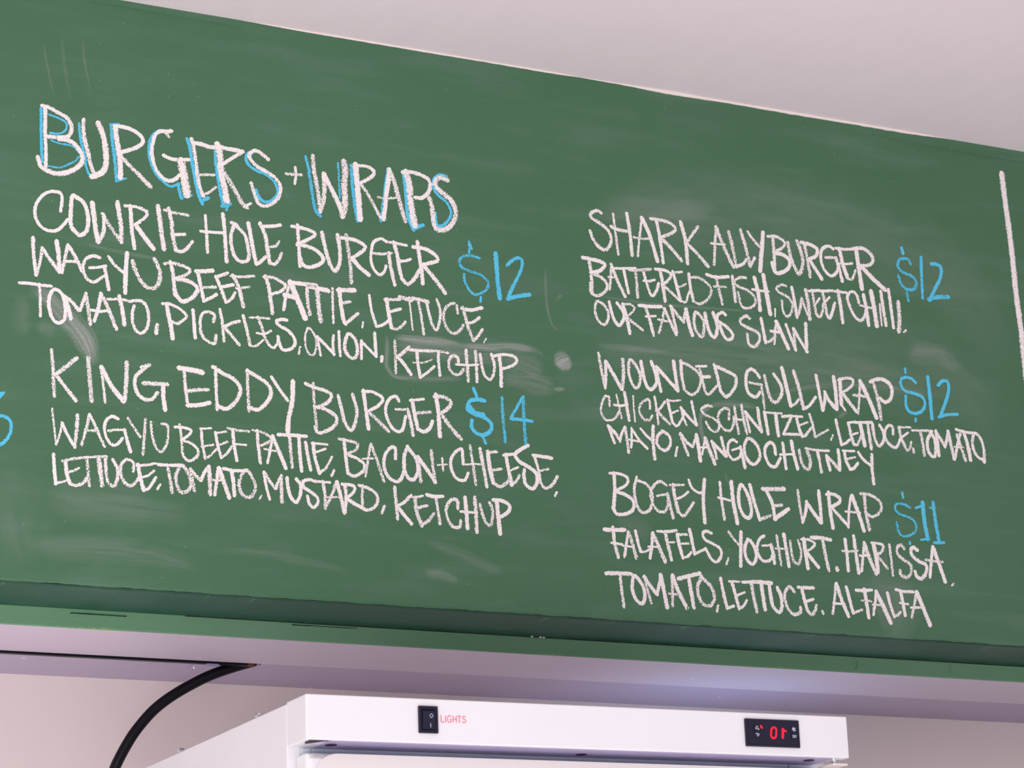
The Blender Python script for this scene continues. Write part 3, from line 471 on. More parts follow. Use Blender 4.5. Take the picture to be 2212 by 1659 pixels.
BATTERED	white	B6.8 3769 5685 3775 5640 3775 5579;~6.3 3749 5686 3779 5684 3806 5681 3824 5672 3805 5651 3775 5642;~6.2 3775 5640 3804 5633 3825 5617 3826 5595 3797 5572 3773 5578 3771 5607	A4.7 3846 5678 3842 5637 3837 5597;6.7 3846 5676 3865 5626 3888 5581;3.7 3834 5635 3862 5636	T5.4 3889 5661 3895 5625 3901 5593;4.7 3857 5665 3893 5669 3930 5674	T6.5 3929 5666 3931 5626 3932 5584;5.4 3909 5666 3945 5670 3982 5678	E5.5 3957 5666 3967 5627 3976 5600;4.3 3953 5669 3982 5676;4.7 3956 5638 3976 5639 3994 5645;~5.4 3976 5600 3985 5592 4001 5616 4008 5635	R6.7 4015 5680 4022 5637 4027 5582;~5.3 3999 5680 4031 5680 4053 5670 4041 5648 4020 5633;5.9 4024 5632 4051 5611 4076 5592	E5.9 4061 5679 4071 5635 4082 5589;4.7 4059 5675 4092 5682;3.9 4071 5630 4089 5636 4104 5645;~4.6 4084 5589 4100 5587 4110 5610 4122 5634	D6.3 4117 5678 4120 5634 4128 5594;~5.5 4116 5667 4149 5671 4181 5656 4194 5635 4182 5608 4152 5587 4127 5592
FISH,	white	F6.0 4214 5682 4221 5642 4231 5596;6.0 4181 5684 4216 5680 4258 5687;4.5 4205 5649 4247 5652	I6.4 4273 5689 4276 5652 4279 5610	S~5.6 4321 5691 4300 5689 4280 5675 4289 5661 4326 5650 4350 5631 4348 5608 4322 5592 4299 5599 4290 5639	H6.9 4353 5695 4364 5644 4366 5591;7.8 4387 5707 4394 5651 4403 5583;4.2 4343 5656 4377 5655 4402 5656	,3.0 4422 5602 4420 5577
SWEET	white	S~5.4 4468 5682 4451 5683 4431 5670 4443 5657 4474 5645 4487 5624 4481 5597 4465 5582 4451 5597 4449 5631	W6.2 4489 5679 4496 5633 4501 5584;5.6 4501 5584 4514 5612 4523 5647;6.3 4523 5647 4535 5614 4548 5584;7.9 4540 5676 4547 5631 4548 5584	E6.2 4564 5678 4569 5637 4573 5604;4.9 4553 5675 4593 5682;4.9 4569 5630 4590 5655;~5.8 4573 5604 4585 5594 4598 5614 4602 5637	E6.3 4603 5679 4609 5642 4613 5612;4.9 4595 5680 4627 5684;4.4 4609 5646 4628 5663;~5.8 4612 5608 4622 5594 4634 5614 4646 5646	T7.2 4662 5688 4667 5645 4671 5586;5.1 4627 5686 4658 5686 4693 5686
CHILLI.	white	C~6.0 4738 5659 4732 5683 4715 5692 4696 5675 4700 5649 4715 5616 4738 5599 4757 5617 4765 5641	H6.8 4758 5686 4765 5641 4769 5588;8.6 4788 5701 4795 5648 4800 5589;4.0 4742 5650 4768 5647 4799 5645	I4.5 4818 5662 4818 5628 4820 5593	L6.8 4826 5705 4830 5652 4836 5595	L6.4 4856 5715 4860 5655 4864 5590	I9.4 4890 5676 4890 5628 4884 5581	,4.5 4911 5586 4903 5579
OUR	white	O~5.5 3790 5553 3782 5525 3789 5497 3808 5483 3824 5497 3826 5526 3811 5546 3790 5553	U~5.6 3832 5556 3838 5528 3848 5500 3863 5487 3880 5511 3878 5532 3859 5556	R6.6 3879 5554 3890 5512 3898 5466;~4.8 3879 5554 3903 5557 3918 5548 3905 5528 3885 5517;5.7 3889 5515 3912 5500 3942 5481
FAMOUS	white	F6.3 3957 5556 3969 5517 3980 5469;5.9 3935 5557 3971 5558 4012 5562;4.7 3957 5525 3990 5530	A5.4 4023 5556 4013 5518 4000 5479;6.8 4023 5556 4039 5521 4059 5480;4.2 3999 5520 4029 5517	M5.5 4046 5566 4054 5527 4062 5487;7.2 4046 5566 4067 5543 4088 5523;5.1 4088 5523 4099 5565;7.2 4099 5563 4106 5521 4116 5484	O~6.6 4133 5558 4125 5527 4131 5499 4149 5482 4159 5505 4157 5538 4133 5558	U~6.7 4166 5558 4172 5521 4182 5493 4198 5487 4207 5522 4195 5563	S~5.7 4239 5562 4233 5569 4212 5559 4210 5540 4238 5525 4259 5505 4258 5490 4241 5483 4226 5498 4217 5523
SLAW	white	S~6.1 4326 5561 4316 5567 4294 5554 4295 5539 4326 5527 4354 5516 4357 5494 4338 5471 4318 5478 4314 5507	L6.5 4368 5564 4374 5525 4379 5489;5.4 4379 5489 4394 5494 4415 5511	A5.0 4423 5562 4416 5526 4411 5488;7.6 4423 5560 4441 5521 4461 5479;5.0 4401 5528 4439 5527	W5.8 4458 5555 4472 5517 4488 5476;5.6 4488 5476 4486 5508 4485 5545;5.8 4485 5545 4506 5510 4530 5475;7.3 4531 5565 4530 5520 4528 5477
WOUNDED	white	W5.6 3787 5391 3794 5340 3804 5287;5.9 3804 5287 3809 5331 3809 5366;7.0 3811 5368 3835 5330 3860 5289;7.1 3869 5380 3869 5337 3862 5289	O~5.9 3893 5382 3887 5349 3893 5318 3908 5296 3922 5310 3926 5342 3908 5373 3893 5382	U~6.0 3931 5381 3938 5336 3948 5305 3963 5298 3981 5319 3979 5351 3967 5384	N5.8 3984 5370 3989 5331 3995 5295;6.6 3988 5367 4018 5337 4054 5303;7.0 4045 5393 4049 5348 4054 5303	D6.2 4070 5397 4071 5350 4077 5311;~5.9 4070 5395 4102 5384 4129 5367 4137 5342 4123 5308 4100 5295 4078 5307	E5.9 4134 5387 4142 5350 4150 5311;4.3 4124 5386 4159 5390;5.4 4142 5354 4169 5358;~5.3 4151 5309 4161 5301 4183 5321 4198 5337	D6.4 4188 5397 4198 5355 4205 5316;~6.3 4188 5395 4224 5384 4260 5369 4260 5340 4240 5312 4222 5301 4205 5316
GULL	white	G~6.0 4348 5374 4336 5390 4318 5397 4302 5381 4298 5344 4306 5319 4330 5310 4346 5326;4.9 4311 5354 4329 5352 4354 5351;5.5 4352 5351 4356 5316 4359 5278	U~6.7 4367 5380 4374 5340 4384 5308 4403 5301 4424 5327 4424 5356 4401 5389	L7.4 4432 5412 4443 5358 4455 5295;5.4 4455 5295 4472 5302 4486 5318	L7.5 4474 5406 4489 5355 4501 5290;~5.1 4500 5288 4523 5301 4549 5331
WRAP	white	W6.1 4556 5401 4563 5351 4571 5291;5.4 4573 5291 4582 5324 4584 5350;6.7 4584 5350 4597 5325 4621 5301;7.4 4621 5402 4625 5354 4625 5300	R7.4 4644 5397 4643 5356 4643 5316;~5.7 4639 5394 4664 5403 4690 5403 4691 5386 4674 5370 4649 5356;7.2 4651 5353 4674 5325 4698 5299;4.1 4648 5309 4655 5299	A5.6 4720 5401 4713 5351 4704 5294;7.8 4720 5399 4746 5347 4771 5286;6.5 4692 5351 4720 5352 4744 5349	P8.1 4770 5400 4778 5365 4785 5328 4788 5285;~6.9 4759 5401 4778 5410 4808 5413 4833 5399 4838 5375 4829 5351 4808 5340 4790 5351
$12	blue	$~5.9 4932 5416 4911 5429 4882 5425 4874 5405 4889 5384 4924 5379 4954 5369 4961 5345 4941 5320 4909 5314 4889 5331 4889 5367;4.9 4896 5458 4896 5445;4.8 4921 5296 4920 5288	17.7 4981 5438 4983 5385 4984 5304	2~6.2 5019 5416 5037 5431 5057 5431 5059 5404 5043 5364 5016 5312;5.2 5011 5310 5043 5321 5085 5326
CHICKEN	white	C~4.5 3816 5233 3815 5260 3804 5262 3791 5240 3786 5211 3800 5189 3823 5190 3837 5202 3846 5217	H4.0 3841 5270 3847 5235 3855 5198;5.6 3869 5278 3875 5234 3880 5195;4.2 3832 5237 3857 5237 3877 5243	I3.6 3898 5270 3898 5236 3900 5193	C~5.3 3954 5238 3953 5263 3937 5261 3921 5245 3917 5224 3930 5203 3950 5202 3960 5215	K4.9 3972 5275 3977 5233 3980 5192;4.6 4007 5264 3988 5241 3975 5233;5.3 3976 5236 3994 5217 4019 5196	E5.4 4016 5269 4023 5234 4029 5202;3.9 4014 5269 4038 5269 4060 5273;3.8 4027 5230 4050 5240;~4.5 4029 5202 4043 5192 4058 5208 4071 5231	N4.6 4061 5251 4067 5223 4077 5199;5.4 4061 5250 4087 5222 4112 5201;5.0 4100 5273 4106 5234 4113 5202
SCHNITZEL,	white	S~5.1 4169 5265 4151 5265 4133 5251 4145 5236 4172 5228 4192 5213 4189 5195 4174 5186 4156 5196 4147 5213	C~5.5 4228 5231 4230 5260 4212 5262 4192 5242 4192 5217 4209 5197 4229 5195 4243 5214 4247 5240	H5.5 4251 5270 4254 5230 4260 5189;5.9 4276 5278 4281 5233 4289 5191;3.6 4252 5232 4283 5233	N5.5 4289 5259 4295 5227 4301 5198;6.0 4289 5259 4316 5229 4341 5204;6.4 4334 5274 4337 5238 4343 5202	I6.0 4358 5265 4362 5233 4366 5197	T6.4 4398 5262 4400 5229 4403 5195;4.8 4366 5264 4394 5265 4419 5266	Z5.5 4422 5257 4456 5262 4422 5202 4477 5205	E6.1 4473 5261 4479 5229 4489 5201;4.1 4456 5262 4494 5263;3.9 4479 5233 4512 5247;~5.1 4489 5199 4502 5205 4516 5221 4528 5233	L6.1 4522 5272 4531 5241 4536 5205;~4.6 4538 5203 4558 5214 4587 5230	,3.9 4603 5214 4595 5199
LETTUCE,	white	L6.2 4618 5264 4625 5224 4632 5188;5.0 4632 5186 4648 5193 4664 5205	E6.7 4664 5257 4670 5224 4678 5192;4.3 4662 5259 4691 5265;3.9 4670 5221 4696 5230;~5.1 4678 5192 4688 5189 4700 5205 4709 5224	T7.6 4708 5261 4713 5228 4719 5192;4.8 4691 5263 4721 5266 4752 5269	T6.7 4736 5264 4739 5227 4743 5184	U~6.1 4754 5265 4757 5228 4763 5207 4775 5195 4793 5217 4793 5243 4781 5262	C~5.8 4830 5239 4829 5261 4814 5264 4799 5243 4801 5218 4819 5199 4836 5196 4849 5211 4855 5226	E6.4 4854 5262 4859 5230 4872 5201;4.1 4852 5263 4898 5266;4.0 4855 5226 4887 5248;~5.0 4868 5205 4880 5189 4892 5203 4896 5218	,5.4 4902 5197 4903 5186
TOMATO,	white	T6.8 4935 5256 4940 5222 4943 5181;4.9 4904 5257 4939 5260 4980 5262	O~6.5 4979 5260 4961 5232 4958 5202 4969 5182 4983 5181 4990 5212 4986 5238 4974 5256	M6.4 4995 5263 4998 5224 4999 5184;6.5 4995 5261 5013 5236 5026 5215;5.9 5026 5215 5036 5242 5042 5266;7.0 5042 5266 5049 5225 5058 5178	A5.5 5089 5262 5074 5223 5061 5180;7.0 5077 5257 5087 5220 5101 5178;4.5 5064 5217 5096 5219	T7.0 5105 5264 5115 5227 5121 5180;5.5 5075 5276 5110 5270 5151 5270	O~6.2 5142 5267 5134 5236 5140 5206 5156 5189 5174 5190 5177 5217 5171 5247 5155 5268 5137 5270	,7.9 5175 5186 5175 5179
MAYO,	white	M5.3 3808 5171 3817 5147 3826 5121;5.7 3810 5169 3833 5148 3845 5128;4.8 3845 5128 3852 5150 3863 5171;6.4 3865 5171 3869 5134 3873 5097	A4.3 3887 5171 3885 5139 3883 5112;4.9 3887 5169 3910 5138 3937 5113;4.0 3877 5135 3910 5132	Y4.8 3918 5172 3935 5154 3952 5141;6.4 3961 5183 3958 5135 3961 5084	O~5.7 3992 5170 3975 5154 3971 5132 3984 5116 4002 5114 4017 5133 4015 5158 3992 5172	,4.2 4041 5126 4033 5099
MANGO	white	M5.8 4053 5168 4065 5137 4077 5106;6.1 4055 5169 4074 5145 4093 5133;5.3 4095 5133 4103 5151 4110 5170;7.0 4110 5170 4115 5131 4119 5092	A4.3 4140 5164 4134 5140 4126 5112;7.2 4140 5162 4153 5127 4169 5087;3.6 4121 5133 4146 5135	N5.9 4163 5155 4172 5129 4176 5104;6.2 4163 5153 4186 5134 4209 5114;6.3 4197 5169 4203 5142 4211 5114	G~5.0 4251 5161 4238 5167 4222 5155 4218 5126 4233 5105 4258 5115 4266 5137;3.8 4233 5134 4261 5144;6.3 4263 5146 4269 5116 4275 5084	O~6.4 4294 5176 4278 5153 4278 5124 4294 5100 4315 5100 4331 5125 4323 5157 4294 5176
CHUTNEY	white	C~5.6 4388 5135 4384 5162 4370 5170 4352 5152 4350 5126 4364 5099 4385 5097 4404 5124	H6.0 4416 5172 4419 5136 4422 5093;6.9 4448 5180 4453 5143 4464 5096;4.0 4404 5135 4455 5141	U~6.7 4475 5154 4479 5123 4490 5102 4506 5100 4513 5126 4503 5158	T6.5 4541 5157 4546 5129 4551 5094;4.8 4499 5163 4541 5161 4583 5163	N6.6 4574 5146 4578 5124 4583 5103;6.5 4574 5146 4597 5126 4617 5105;6.5 4618 5168 4620 5139 4619 5106	E6.6 4641 5166 4645 5137 4658 5111;4.1 4635 5168 4678 5170;4.3 4643 5141 4679 5151;~5.5 4658 5111 4671 5114 4688 5132	Y5.7 4693 5167 4710 5146 4735 5130;6.5 4743 5164 4740 5119 4742 5072
BOGEY	white	B6.2 3820 5028 3819 4975 3812 4919;~5.1 3806 5027 3838 5028 3864 5018 3859 4996 3819 4974;~5.9 3821 4974 3857 4965 3880 4949 3878 4924 3854 4909 3823 4906 3811 4926	O~5.7 3896 5022 3886 4988 3888 4950 3900 4923 3917 4917 3938 4932 3946 4972 3930 5002 3899 5013	G~5.6 3995 5007 3974 5016 3952 5000 3940 4975 3946 4947 3961 4927 3982 4924 3995 4940 3998 4958;4.1 3962 4971 3996 4979;6.5 3998 4979 4005 4945 4013 4909	E7.3 4019 5009 4023 4971 4032 4929;4.6 4009 5008 4055 5012;4.1 4027 4967 4049 4976 4070 4992;~5.5 4032 4929 4049 4917 4068 4936 4086 4960	Y~5.0 4074 5028 4085 5004 4108 4992 4124 4995;6.8 4129 5034 4121 4971 4122 4903
HOLE	white	H5.8 4182 5030 4185 4973 4191 4918;7.0 4223 5035 4226 4973 4236 4909;4.0 4174 4983 4216 4977	O~6.4 4258 5029 4246 4999 4247 4960 4262 4933 4280 4930 4288 4956 4279 4998 4258 5029	L6.3 4288 5031 4300 4978 4316 4926;6.2 4316 4926 4354 4941	E6.4 4346 5018 4364 4980 4370 4934;7.9 4334 5022 4409 5028;6.7 4367 4973 4396 4977;7.4 4370 4932 4420 4966
WRAP	white	W5.5 4459 5027 4463 4977 4469 4929;5.6 4469 4929 4482 4960 4489 4995;6.5 4488 4993 4508 4966 4535 4933;6.8 4535 5031 4537 4986 4537 4934	R6.9 4571 5030 4572 4978 4578 4920;~5.7 4563 5023 4589 5026 4611 5015 4608 5002 4579 4986;6.4 4579 4984 4604 4959 4632 4933	A5.0 4652 5024 4642 4980 4635 4926;7.5 4657 5026 4674 4978 4692 4920;4.4 4629 4975 4682 4975	P7.4 4703 5035 4704 4981 4712 4925;~6.3 4690 5036 4722 5035 4753 5021 4764 5000 4751 4977 4726 4966 4708 4974
$11	blue	$~5.3 4871 5006 4850 5014 4824 5014 4814 5000 4829 4983 4868 4973 4888 4954 4881 4928 4849 4913 4824 4920 4816 4953;4.9 4847 5051 4848 5036;4.8 4860 4895 4860 4890	18.1 4921 5025 4922 4968 4929 4911;4.6 4893 5006 4916 5015;4.0 4903 4906 4936 4912	17.7 4961 5028 4964 4971 4971 4905;4.7 4948 5011 4962 5015;5.5 4952 4900 4990 4903
FALAFELS,	white	F6.3 3807 4864 3810 4819 3820 4777;6.2 3778 4856 3809 4857 3846 4860;3.8 3799 4818 3835 4816	A5.3 3857 4853 3849 4818 3841 4780;6.8 3859 4854 3872 4813 3880 4779;3.5 3837 4812 3868 4811	L5.2 3882 4859 3888 4828 3896 4799;~4.1 3898 4798 3914 4800 3928 4810	A5.8 3939 4856 3935 4821 3927 4782;7.3 3941 4856 3958 4819 3977 4775;3.8 3923 4815 3954 4817	F6.9 3983 4863 3990 4825 3999 4782;5.2 3957 4864 3989 4865 4021 4871;3.8 3990 4832 4012 4835	E6.1 4024 4859 4029 4824 4039 4790;4.2 4026 4859 4056 4861;4.1 4032 4831 4064 4835;~4.8 4039 4790 4055 4795 4068 4808	L6.1 4067 4877 4074 4838 4080 4805;4.4 4082 4805 4115 4821	S~5.4 4142 4872 4124 4876 4112 4868 4119 4851 4146 4839 4169 4827 4172 4806 4156 4786 4137 4793 4119 4823	,4.2 4196 4799 4188 4781
YOGHURT.	white	Y4.9 4203 4880 4220 4859 4237 4842;6.9 4246 4882 4242 4832 4238 4779	O~6.0 4269 4862 4257 4837 4257 4812 4268 4792 4284 4789 4295 4811 4291 4839 4277 4859	G~5.3 4327 4877 4310 4865 4300 4840 4304 4815 4321 4799 4344 4804 4354 4822;3.9 4319 4846 4350 4850;6.7 4350 4850 4356 4822 4358 4796	H5.5 4372 4880 4377 4834 4382 4792;7.2 4398 4886 4404 4836 4409 4790;3.6 4365 4841 4407 4842	U~5.8 4419 4866 4422 4830 4428 4806 4445 4800 4455 4826 4455 4847 4448 4871	R7.2 4469 4877 4472 4834 4477 4788;~5.2 4461 4876 4488 4876 4508 4865 4494 4850 4472 4837;6.7 4478 4834 4496 4814 4515 4794	T6.9 4537 4881 4543 4835 4552 4787;6.6 4497 4884 4533 4885 4566 4882	,7.4 4582 4795 4583 4790
HARISSA.	white	H6.0 4619 4887 4622 4841 4623 4790;6.9 4652 4899 4656 4843 4661 4786;4.3 4606 4850 4633 4850 4663 4856	A5.4 4689 4881 4681 4837 4672 4792;7.5 4689 4880 4704 4835 4725 4788;4.7 4670 4840 4705 4843	R7.9 4723 4880 4730 4837 4732 4794;~5.3 4717 4883 4743 4883 4759 4877 4751 4857 4731 4848;5.6 4727 4851 4750 4828 4768 4807	I5.7 4782 4881 4785 4834 4787 4787	S~6.6 4836 4874 4829 4884 4811 4875 4811 4854 4833 4837 4856 4824 4855 4798 4839 4783 4818 4789 4815 4803	S~6.6 4886 4872 4878 4880 4863 4874 4865 4854 4889 4837 4915 4826 4912 4802 4893 4783 4876 4789 4871 4803	A5.6 4945 4887 4935 4837 4926 4790;7.3 4947 4885 4964 4835 4982 4779;5.6 4916 4843 4942 4841 4977 4841	,4.0 5014 4774 5007 4769
TOMATO,	white	T6.2 3823 4727 3826 4680 3831 4632;6.2 3777 4726 3821 4729 3861 4730	O~6.1 3871 4725 3862 4699 3864 4672 3878 4649 3895 4646 3903 4671 3895 4701 3871 4725	M5.2 3904 4724 3913 4685 3923 4648;6.7 3904 4724 3922 4699 3944 4675;5.3 3944 4675 3953 4705 3959 4733;6.8 3959 4733 3968 4685 3976 4638	A6.3 3998 4734 3997 4690 3995 4645;7.3 4000 4734 4017 4688 4043 4640;4.5 3985 4679 4022 4678	T6.8 4055 4734 4060 4691 4067 4643;6.1 4019 4726 4055 4736 4094 4747	O~6.9 4099 4735 4085 4710 4085 4679 4101 4654 4125 4653 4139 4675 4131 4706 4099 4737	,5.0 4150 4653 4146 4637
LETTUCE.	white	L6.1 4165 4736 4172 4691 4181 4648;4.7 4181 4648 4205 4656	E6.2 4204 4724 4214 4686 4223 4649;4.5 4194 4729 4229 4731;4.1 4216 4687 4245 4699;~4.9 4223 4649 4238 4657 4251 4675	T7.0 4271 4730 4276 4690 4284 4644;4.9 4241 4730 4267 4732 4292 4735	T7.0 4306 4731 4309 4696 4314 4652;7.1 4280 4734 4308 4734 4341 4733	U~6.5 4334 4725 4337 4691 4343 4663 4363 4646 4374 4665 4373 4696 4362 4720	C~6.3 4421 4713 4406 4726 4390 4711 4386 4686 4396 4659 4416 4643 4439 4651 4440 4665	E6.4 4449 4722 4456 4691 4464 4659;5.7 4437 4727 4464 4727 4491 4728;4.8 4458 4684 4488 4693;~6.2 4464 4658 4478 4646 4491 4658 4497 4674	,5.6 4518 4657 4520 4652
ALFALFA	white	A5.3 4573 4746 4566 4705 4555 4654;6.9 4576 4746 4590 4699 4611 4649;4.3 4560 4685 4600 4685	L6.1 4611 4738 4620 4697 4629 4660;5.2 4631 4660 4662 4671	F6.9 4676 4735 4681 4694 4685 4649;5.4 4646 4731 4673 4731 4703 4735;4.3 4664 4700 4698 4700	A5.4 4720 4730 4713 4699 4703 4659;7.9 4720 4730 4742 4687 4765 4638;4.3 4704 4690 4738 4690	L6.2 4761 4729 4768 4695 4780 4658;~5.4 4780 4658 4791 4661 4804 4672	F6.6 4811 4738 4816 4702 4821 4664;5.5 4794 4742 4824 4738 4858 4739;4.0 4805 4701 4835 4699	A5.8 4869 4738 4859 4701 4846 4660;8.1 4871 4738 4889 4695 4911 4639;4.3 4845 4689 4888 4692
|	white	|11.8 5352 6176 5356 6076 5363 5926 5365 5758 5371 5633 5372 5525 5374 5424 5373 5323 5367 5211
5	blue	53.7 1975 5089 1985 5094;4.8 1970 5077 1981 5090;~5.2 1952 5078 1952 5017 1973 5028 1991 5027 2004 5016 2006 5002 2002 4981 1990 4962 1977 4951 1959 4942 1943 4947;4.4 1952 5078 1975 5091"""
PRINT = """LIGHTS	red	L1.0 3497 -395 3502 -553 3575 -557	I1.0 3618 -403 3617 -549	G~0.9 3761 -417 3720 -387 3677 -426 3667 -503 3700 -553 3763 -544 3772 -493;0.8 3724 -482 3776 -484	H1.0 3817 -396 3823 -542;1.0 3900 -405 3905 -552;0.8 3821 -472 3902 -478	T0.9 3929 -392 4033 -401;1.0 3984 -400 3986 -555	S~0.9 4151 -422 4117 -387 4072 -418 4094 -462 4142 -480 4154 -524 4111 -553 4063 -527
OI	grey	O~0.6 3203 -380 3164 -426 3200 -472 3243 -423 3203 -380	I0.8 3178 -616 3177 -704
01	led	0~2.7 12788 -384 12864 -378 12894 -429 12887 -510 12878 -591 12834 -641 12769 -643 12731 -596 12737 -515 12751 -434 12788 -384	13.6 13096 -406 13076 -625;2.3 13141 -437 13186 -468	.3.0 12444 -351 12469 -392
^	grey	^0.8 12314 -352 12262 -419 12368 -447 12314 -352
v	grey	v0.8 12276 -539 12367 -560 12326 -619 12276 -539
*	grey	*0.9 13415 -355 13408 -455;0.9 13362 -381 13462 -434;0.8 13463 -374 13359 -429;0.8 13383 -364 13442 -446
SET	grey	S~0.6 13400 -558 13368 -556 13366 -583 13393 -594 13388 -615 13358 -611	E0.7 13419 -557 13414 -617;0.6 13419 -557 13441 -558;0.6 13416 -586 13439 -587;0.6 13414 -617 13436 -618	T0.6 13449 -559 13479 -562;0.7 13465 -562 13461 -619"""
SMUDGES = """0.55 19.2 2058 5400 2097 5372 2162 5315 2207 5261 2234 5193
0.12 17.8 2033 5365 2028 5300 2041 5256
0.14 14.8 2072 5292 2124 5272
0.60 8.1 3119 5369 3192 5370 3280 5373 3339 5368
0.55 8.1 3324 5367 3414 5371 3490 5382 3589 5379
0.25 19.2 3118 5346 3250 5346 3368 5345 3519 5347
0.40 5.2 3098 5375 3098 5323 3096 5282 3119 5254 3166 5248
0.2 7.4 3116 5250 3247 5259 3336 5268
0.22 22.2 3473 5342 3548 5329 3601 5313
0.22 20.7 3456 5284 3546 5279 3637 5267
0.7 19.2 3641 5341 3692 5369
0.4 8.9 3633 5343 3695 5341
0.4 5.2 3629 5264 3671 5271
0.22 3.7 3621 5643 3619 5535 3634 5465 3664 5446
0.2 5.9 3642 5531 3651 5546 3679 5561
0.25 3.7 3581 5374 3604 5368
0.10 96.2 3803 5776 4068 5877 4404 5899 4749 5882 5031 5823 5215 5657 5289 5493
0.10 44.4 3806 5820 4019 5878 4252 5901
0.12 59.2 3768 5394 4039 5416 4368 5428 4710 5434 4971 5399
0.2 25.2 4910 5507 5018 5519 5079 5494 5103 5466
0.18 5.9 4342 5293 4446 5340 4619 5376 4828 5388 5005 5380
0.28 5.9 4623 5271 4667 5302
0.4 5.9 4184 5275 4141 5245 4127 5207 4135 5158 4148 5109
0.26 7.4 4159 5267 4242 5280 4340 5278
0.2 3.7 3761 5573 3968 5568 4229 5579 4363 5584
0.2 7.4 3784 5417 3927 5418 4047 5416
0.12 22.2 2055 4679 2231 4685 2397 4684 2527 4661
0.08 25.2 2097 4793 2294 4802 2515 4800
0.10 11.8 2055 4691 2180 4706 2358 4713
0.13 11.8 3203 4779 3317 4747 3447 4703
0.22 10.4 3193 4689 3250 4687 3300 4672
0.1 8.9 2581 4716 2755 4709 2974 4678
0.13 44.4 4798 4791 4798 4690 4770 4581
0.12 29.6 4745 4860 4733 4729 4758 4630
0.14 3.0 2082 6107 2089 6053 2114 5941
0.14 3.0 2192 6146 2198 6070 2217 5977
0.1 4.4 2131 6142 2139 6061 2159 5947
0.1 44.4 2103 4838 2230 4823 2397 4823
0.07 66.6 2015 4905 2011 4756 2056 4636
0.2 3.7 4202 5063 4215 5022
0.18 2.2 4765 4890 4769 4789
0.1 22.2 3818 4892 3895 4870 3924 4831
0.07 88.8 4463 5557 4806 5535 5116 5414 5225 5240
0.08 22.2 2710 5512 2822 5498 3021 5480
0.2 4.4 2199 5536 2304 5523 2424 5517"""

def parse(block, unit, place_x=0.0, place_z=0.0):
    for ln in block.split('\n'):
        t, c, *letters = ln.split('\t')
        res = []
        for L in letters:
            ch, body = L[0], L[1:]; ss = []
            for s in body.split(';'):
                sh = s.startswith('b'); s = s[1:] if sh else s
                sm = s.startswith('~'); s = s[1:] if sm else s
                v = s.split(' '); wd = float(v[0]) / 1000; q = [float(a) / unit for a in v[1:]]
                ss.append((sh, sm, wd, [Vector((q[i] + place_x, q[i + 1] + place_z)) for i in range(0, len(q), 2)]))
            res.append((ch, ss))
        yield t, c, res

depth = [0.0]
def nexty():
    depth[0] = (depth[0] + 0.000004) % 0.0003
    return -0.00035 - depth[0]
for li, ln in enumerate(SMUDGES.split('\n')):
    v = ln.split(' '); a = float(v[0]); wd = float(v[1]) / 1000; q = [float(t) / 2000 for t in v[2:]]
    pts = [Vector((q[i] - 1.8, q[i + 1] - Z2)) for i in range(0, len(q), 2)]
    r = Ribbon(); r.stroke(pts, wd * 1.9, -0.00005 - li * 0.000005, a, step=0.006, wob=0.15, caps=False, taper=True)
    r.build('chalk_smudge', M['smudge'], board)
for t, c, letters in parse(MENU, 2000, -1.8, -Z2):
    if t == '|':
        word = None
    if t in '|+,':
        what = {'|': 'tall white chalk divider line', '+': 'white chalk plus sign'}[t]
        word = None
    else:
        word = bpy.data.objects.new('chalk_price' if t[0] == '$' or t == '5' else 'chalk_word', None); word.empty_display_size = 0.02
        x = sum(p.x for _, ss in letters for s in ss for p in s[3]) / sum(len(s[3]) for _, ss in letters for s in ss)
        z = sum(p.y for _, ss in letters for s in ss for p in s[3]) / sum(len(s[3]) for _, ss in letters for s in ss)
        word.location = (x, 0, z)
        big = any(s[0] for _, ss in letters for s in ss)
        txt = t.rstrip(',.')
        lab = ('blue chalk price %s' % txt) if t[0] == '$' else ('blue chalk figure at the left edge' if t == '5' else ('large white chalk word %s shaded in blue' % txt if big else 'white chalk word %s' % txt))
        link(word, board, label=lab)
    for ch, ss in letters:
        ox, oz = (word.location.x, word.location.z) if word else (0, 0)
        for shade in (True, False):
            r = Ribbon(); any_ = False
            for sh, sm, wd, pts in ss:
                if sh != shade: continue
                any_ = True
                pts = [Vector((p.x - ox, p.y - oz)) for p in pts]
                runs = [pts] if sm else split_sharp(pts)
                dens = random.uniform(0.40, 0.84)
                for run in runs:
                    r.stroke(run, wd * 1.13, nexty(), dens)
            if not any_: continue
            isblue = shade or c == 'blue'
            if word is None: nm = 'chalk_divider' if t == '|' else 'chalk_sign'
            elif shade: nm = 'letter_shading'
            elif ch in ',.': nm = 'chalk_comma'
            elif ch in '$0123456789': nm = 'chalk_figure'
            else: nm = 'chalk_letter'
            pr = {}
            if word is None: pr['label'] = what
            r.build(nm, M['blue'] if isblue else M['white'], word or board, **pr)

# ------------------------------------------------------------------ the refrigerator
FA = Vector((1.24351, -0.4, 2.09241)); FYAW = -0.0246034
fr = empty('refrigerator', (FA.x, FA.y, 0), FYAW, label='tall white upright refrigerator with light switch and red digital readout, under the green chalkboard', category='refrigerator')
H = FA.z
def fbox(name, x0, x1, y0, y1, z0, z1, mat, parent=fr, bev=0.0, **p):
    return box(name, x0, x1, y0, y1, z0 + H, z1 + H, mat, parent, bev, **p)
W = 0.7555; HB = -0.0540
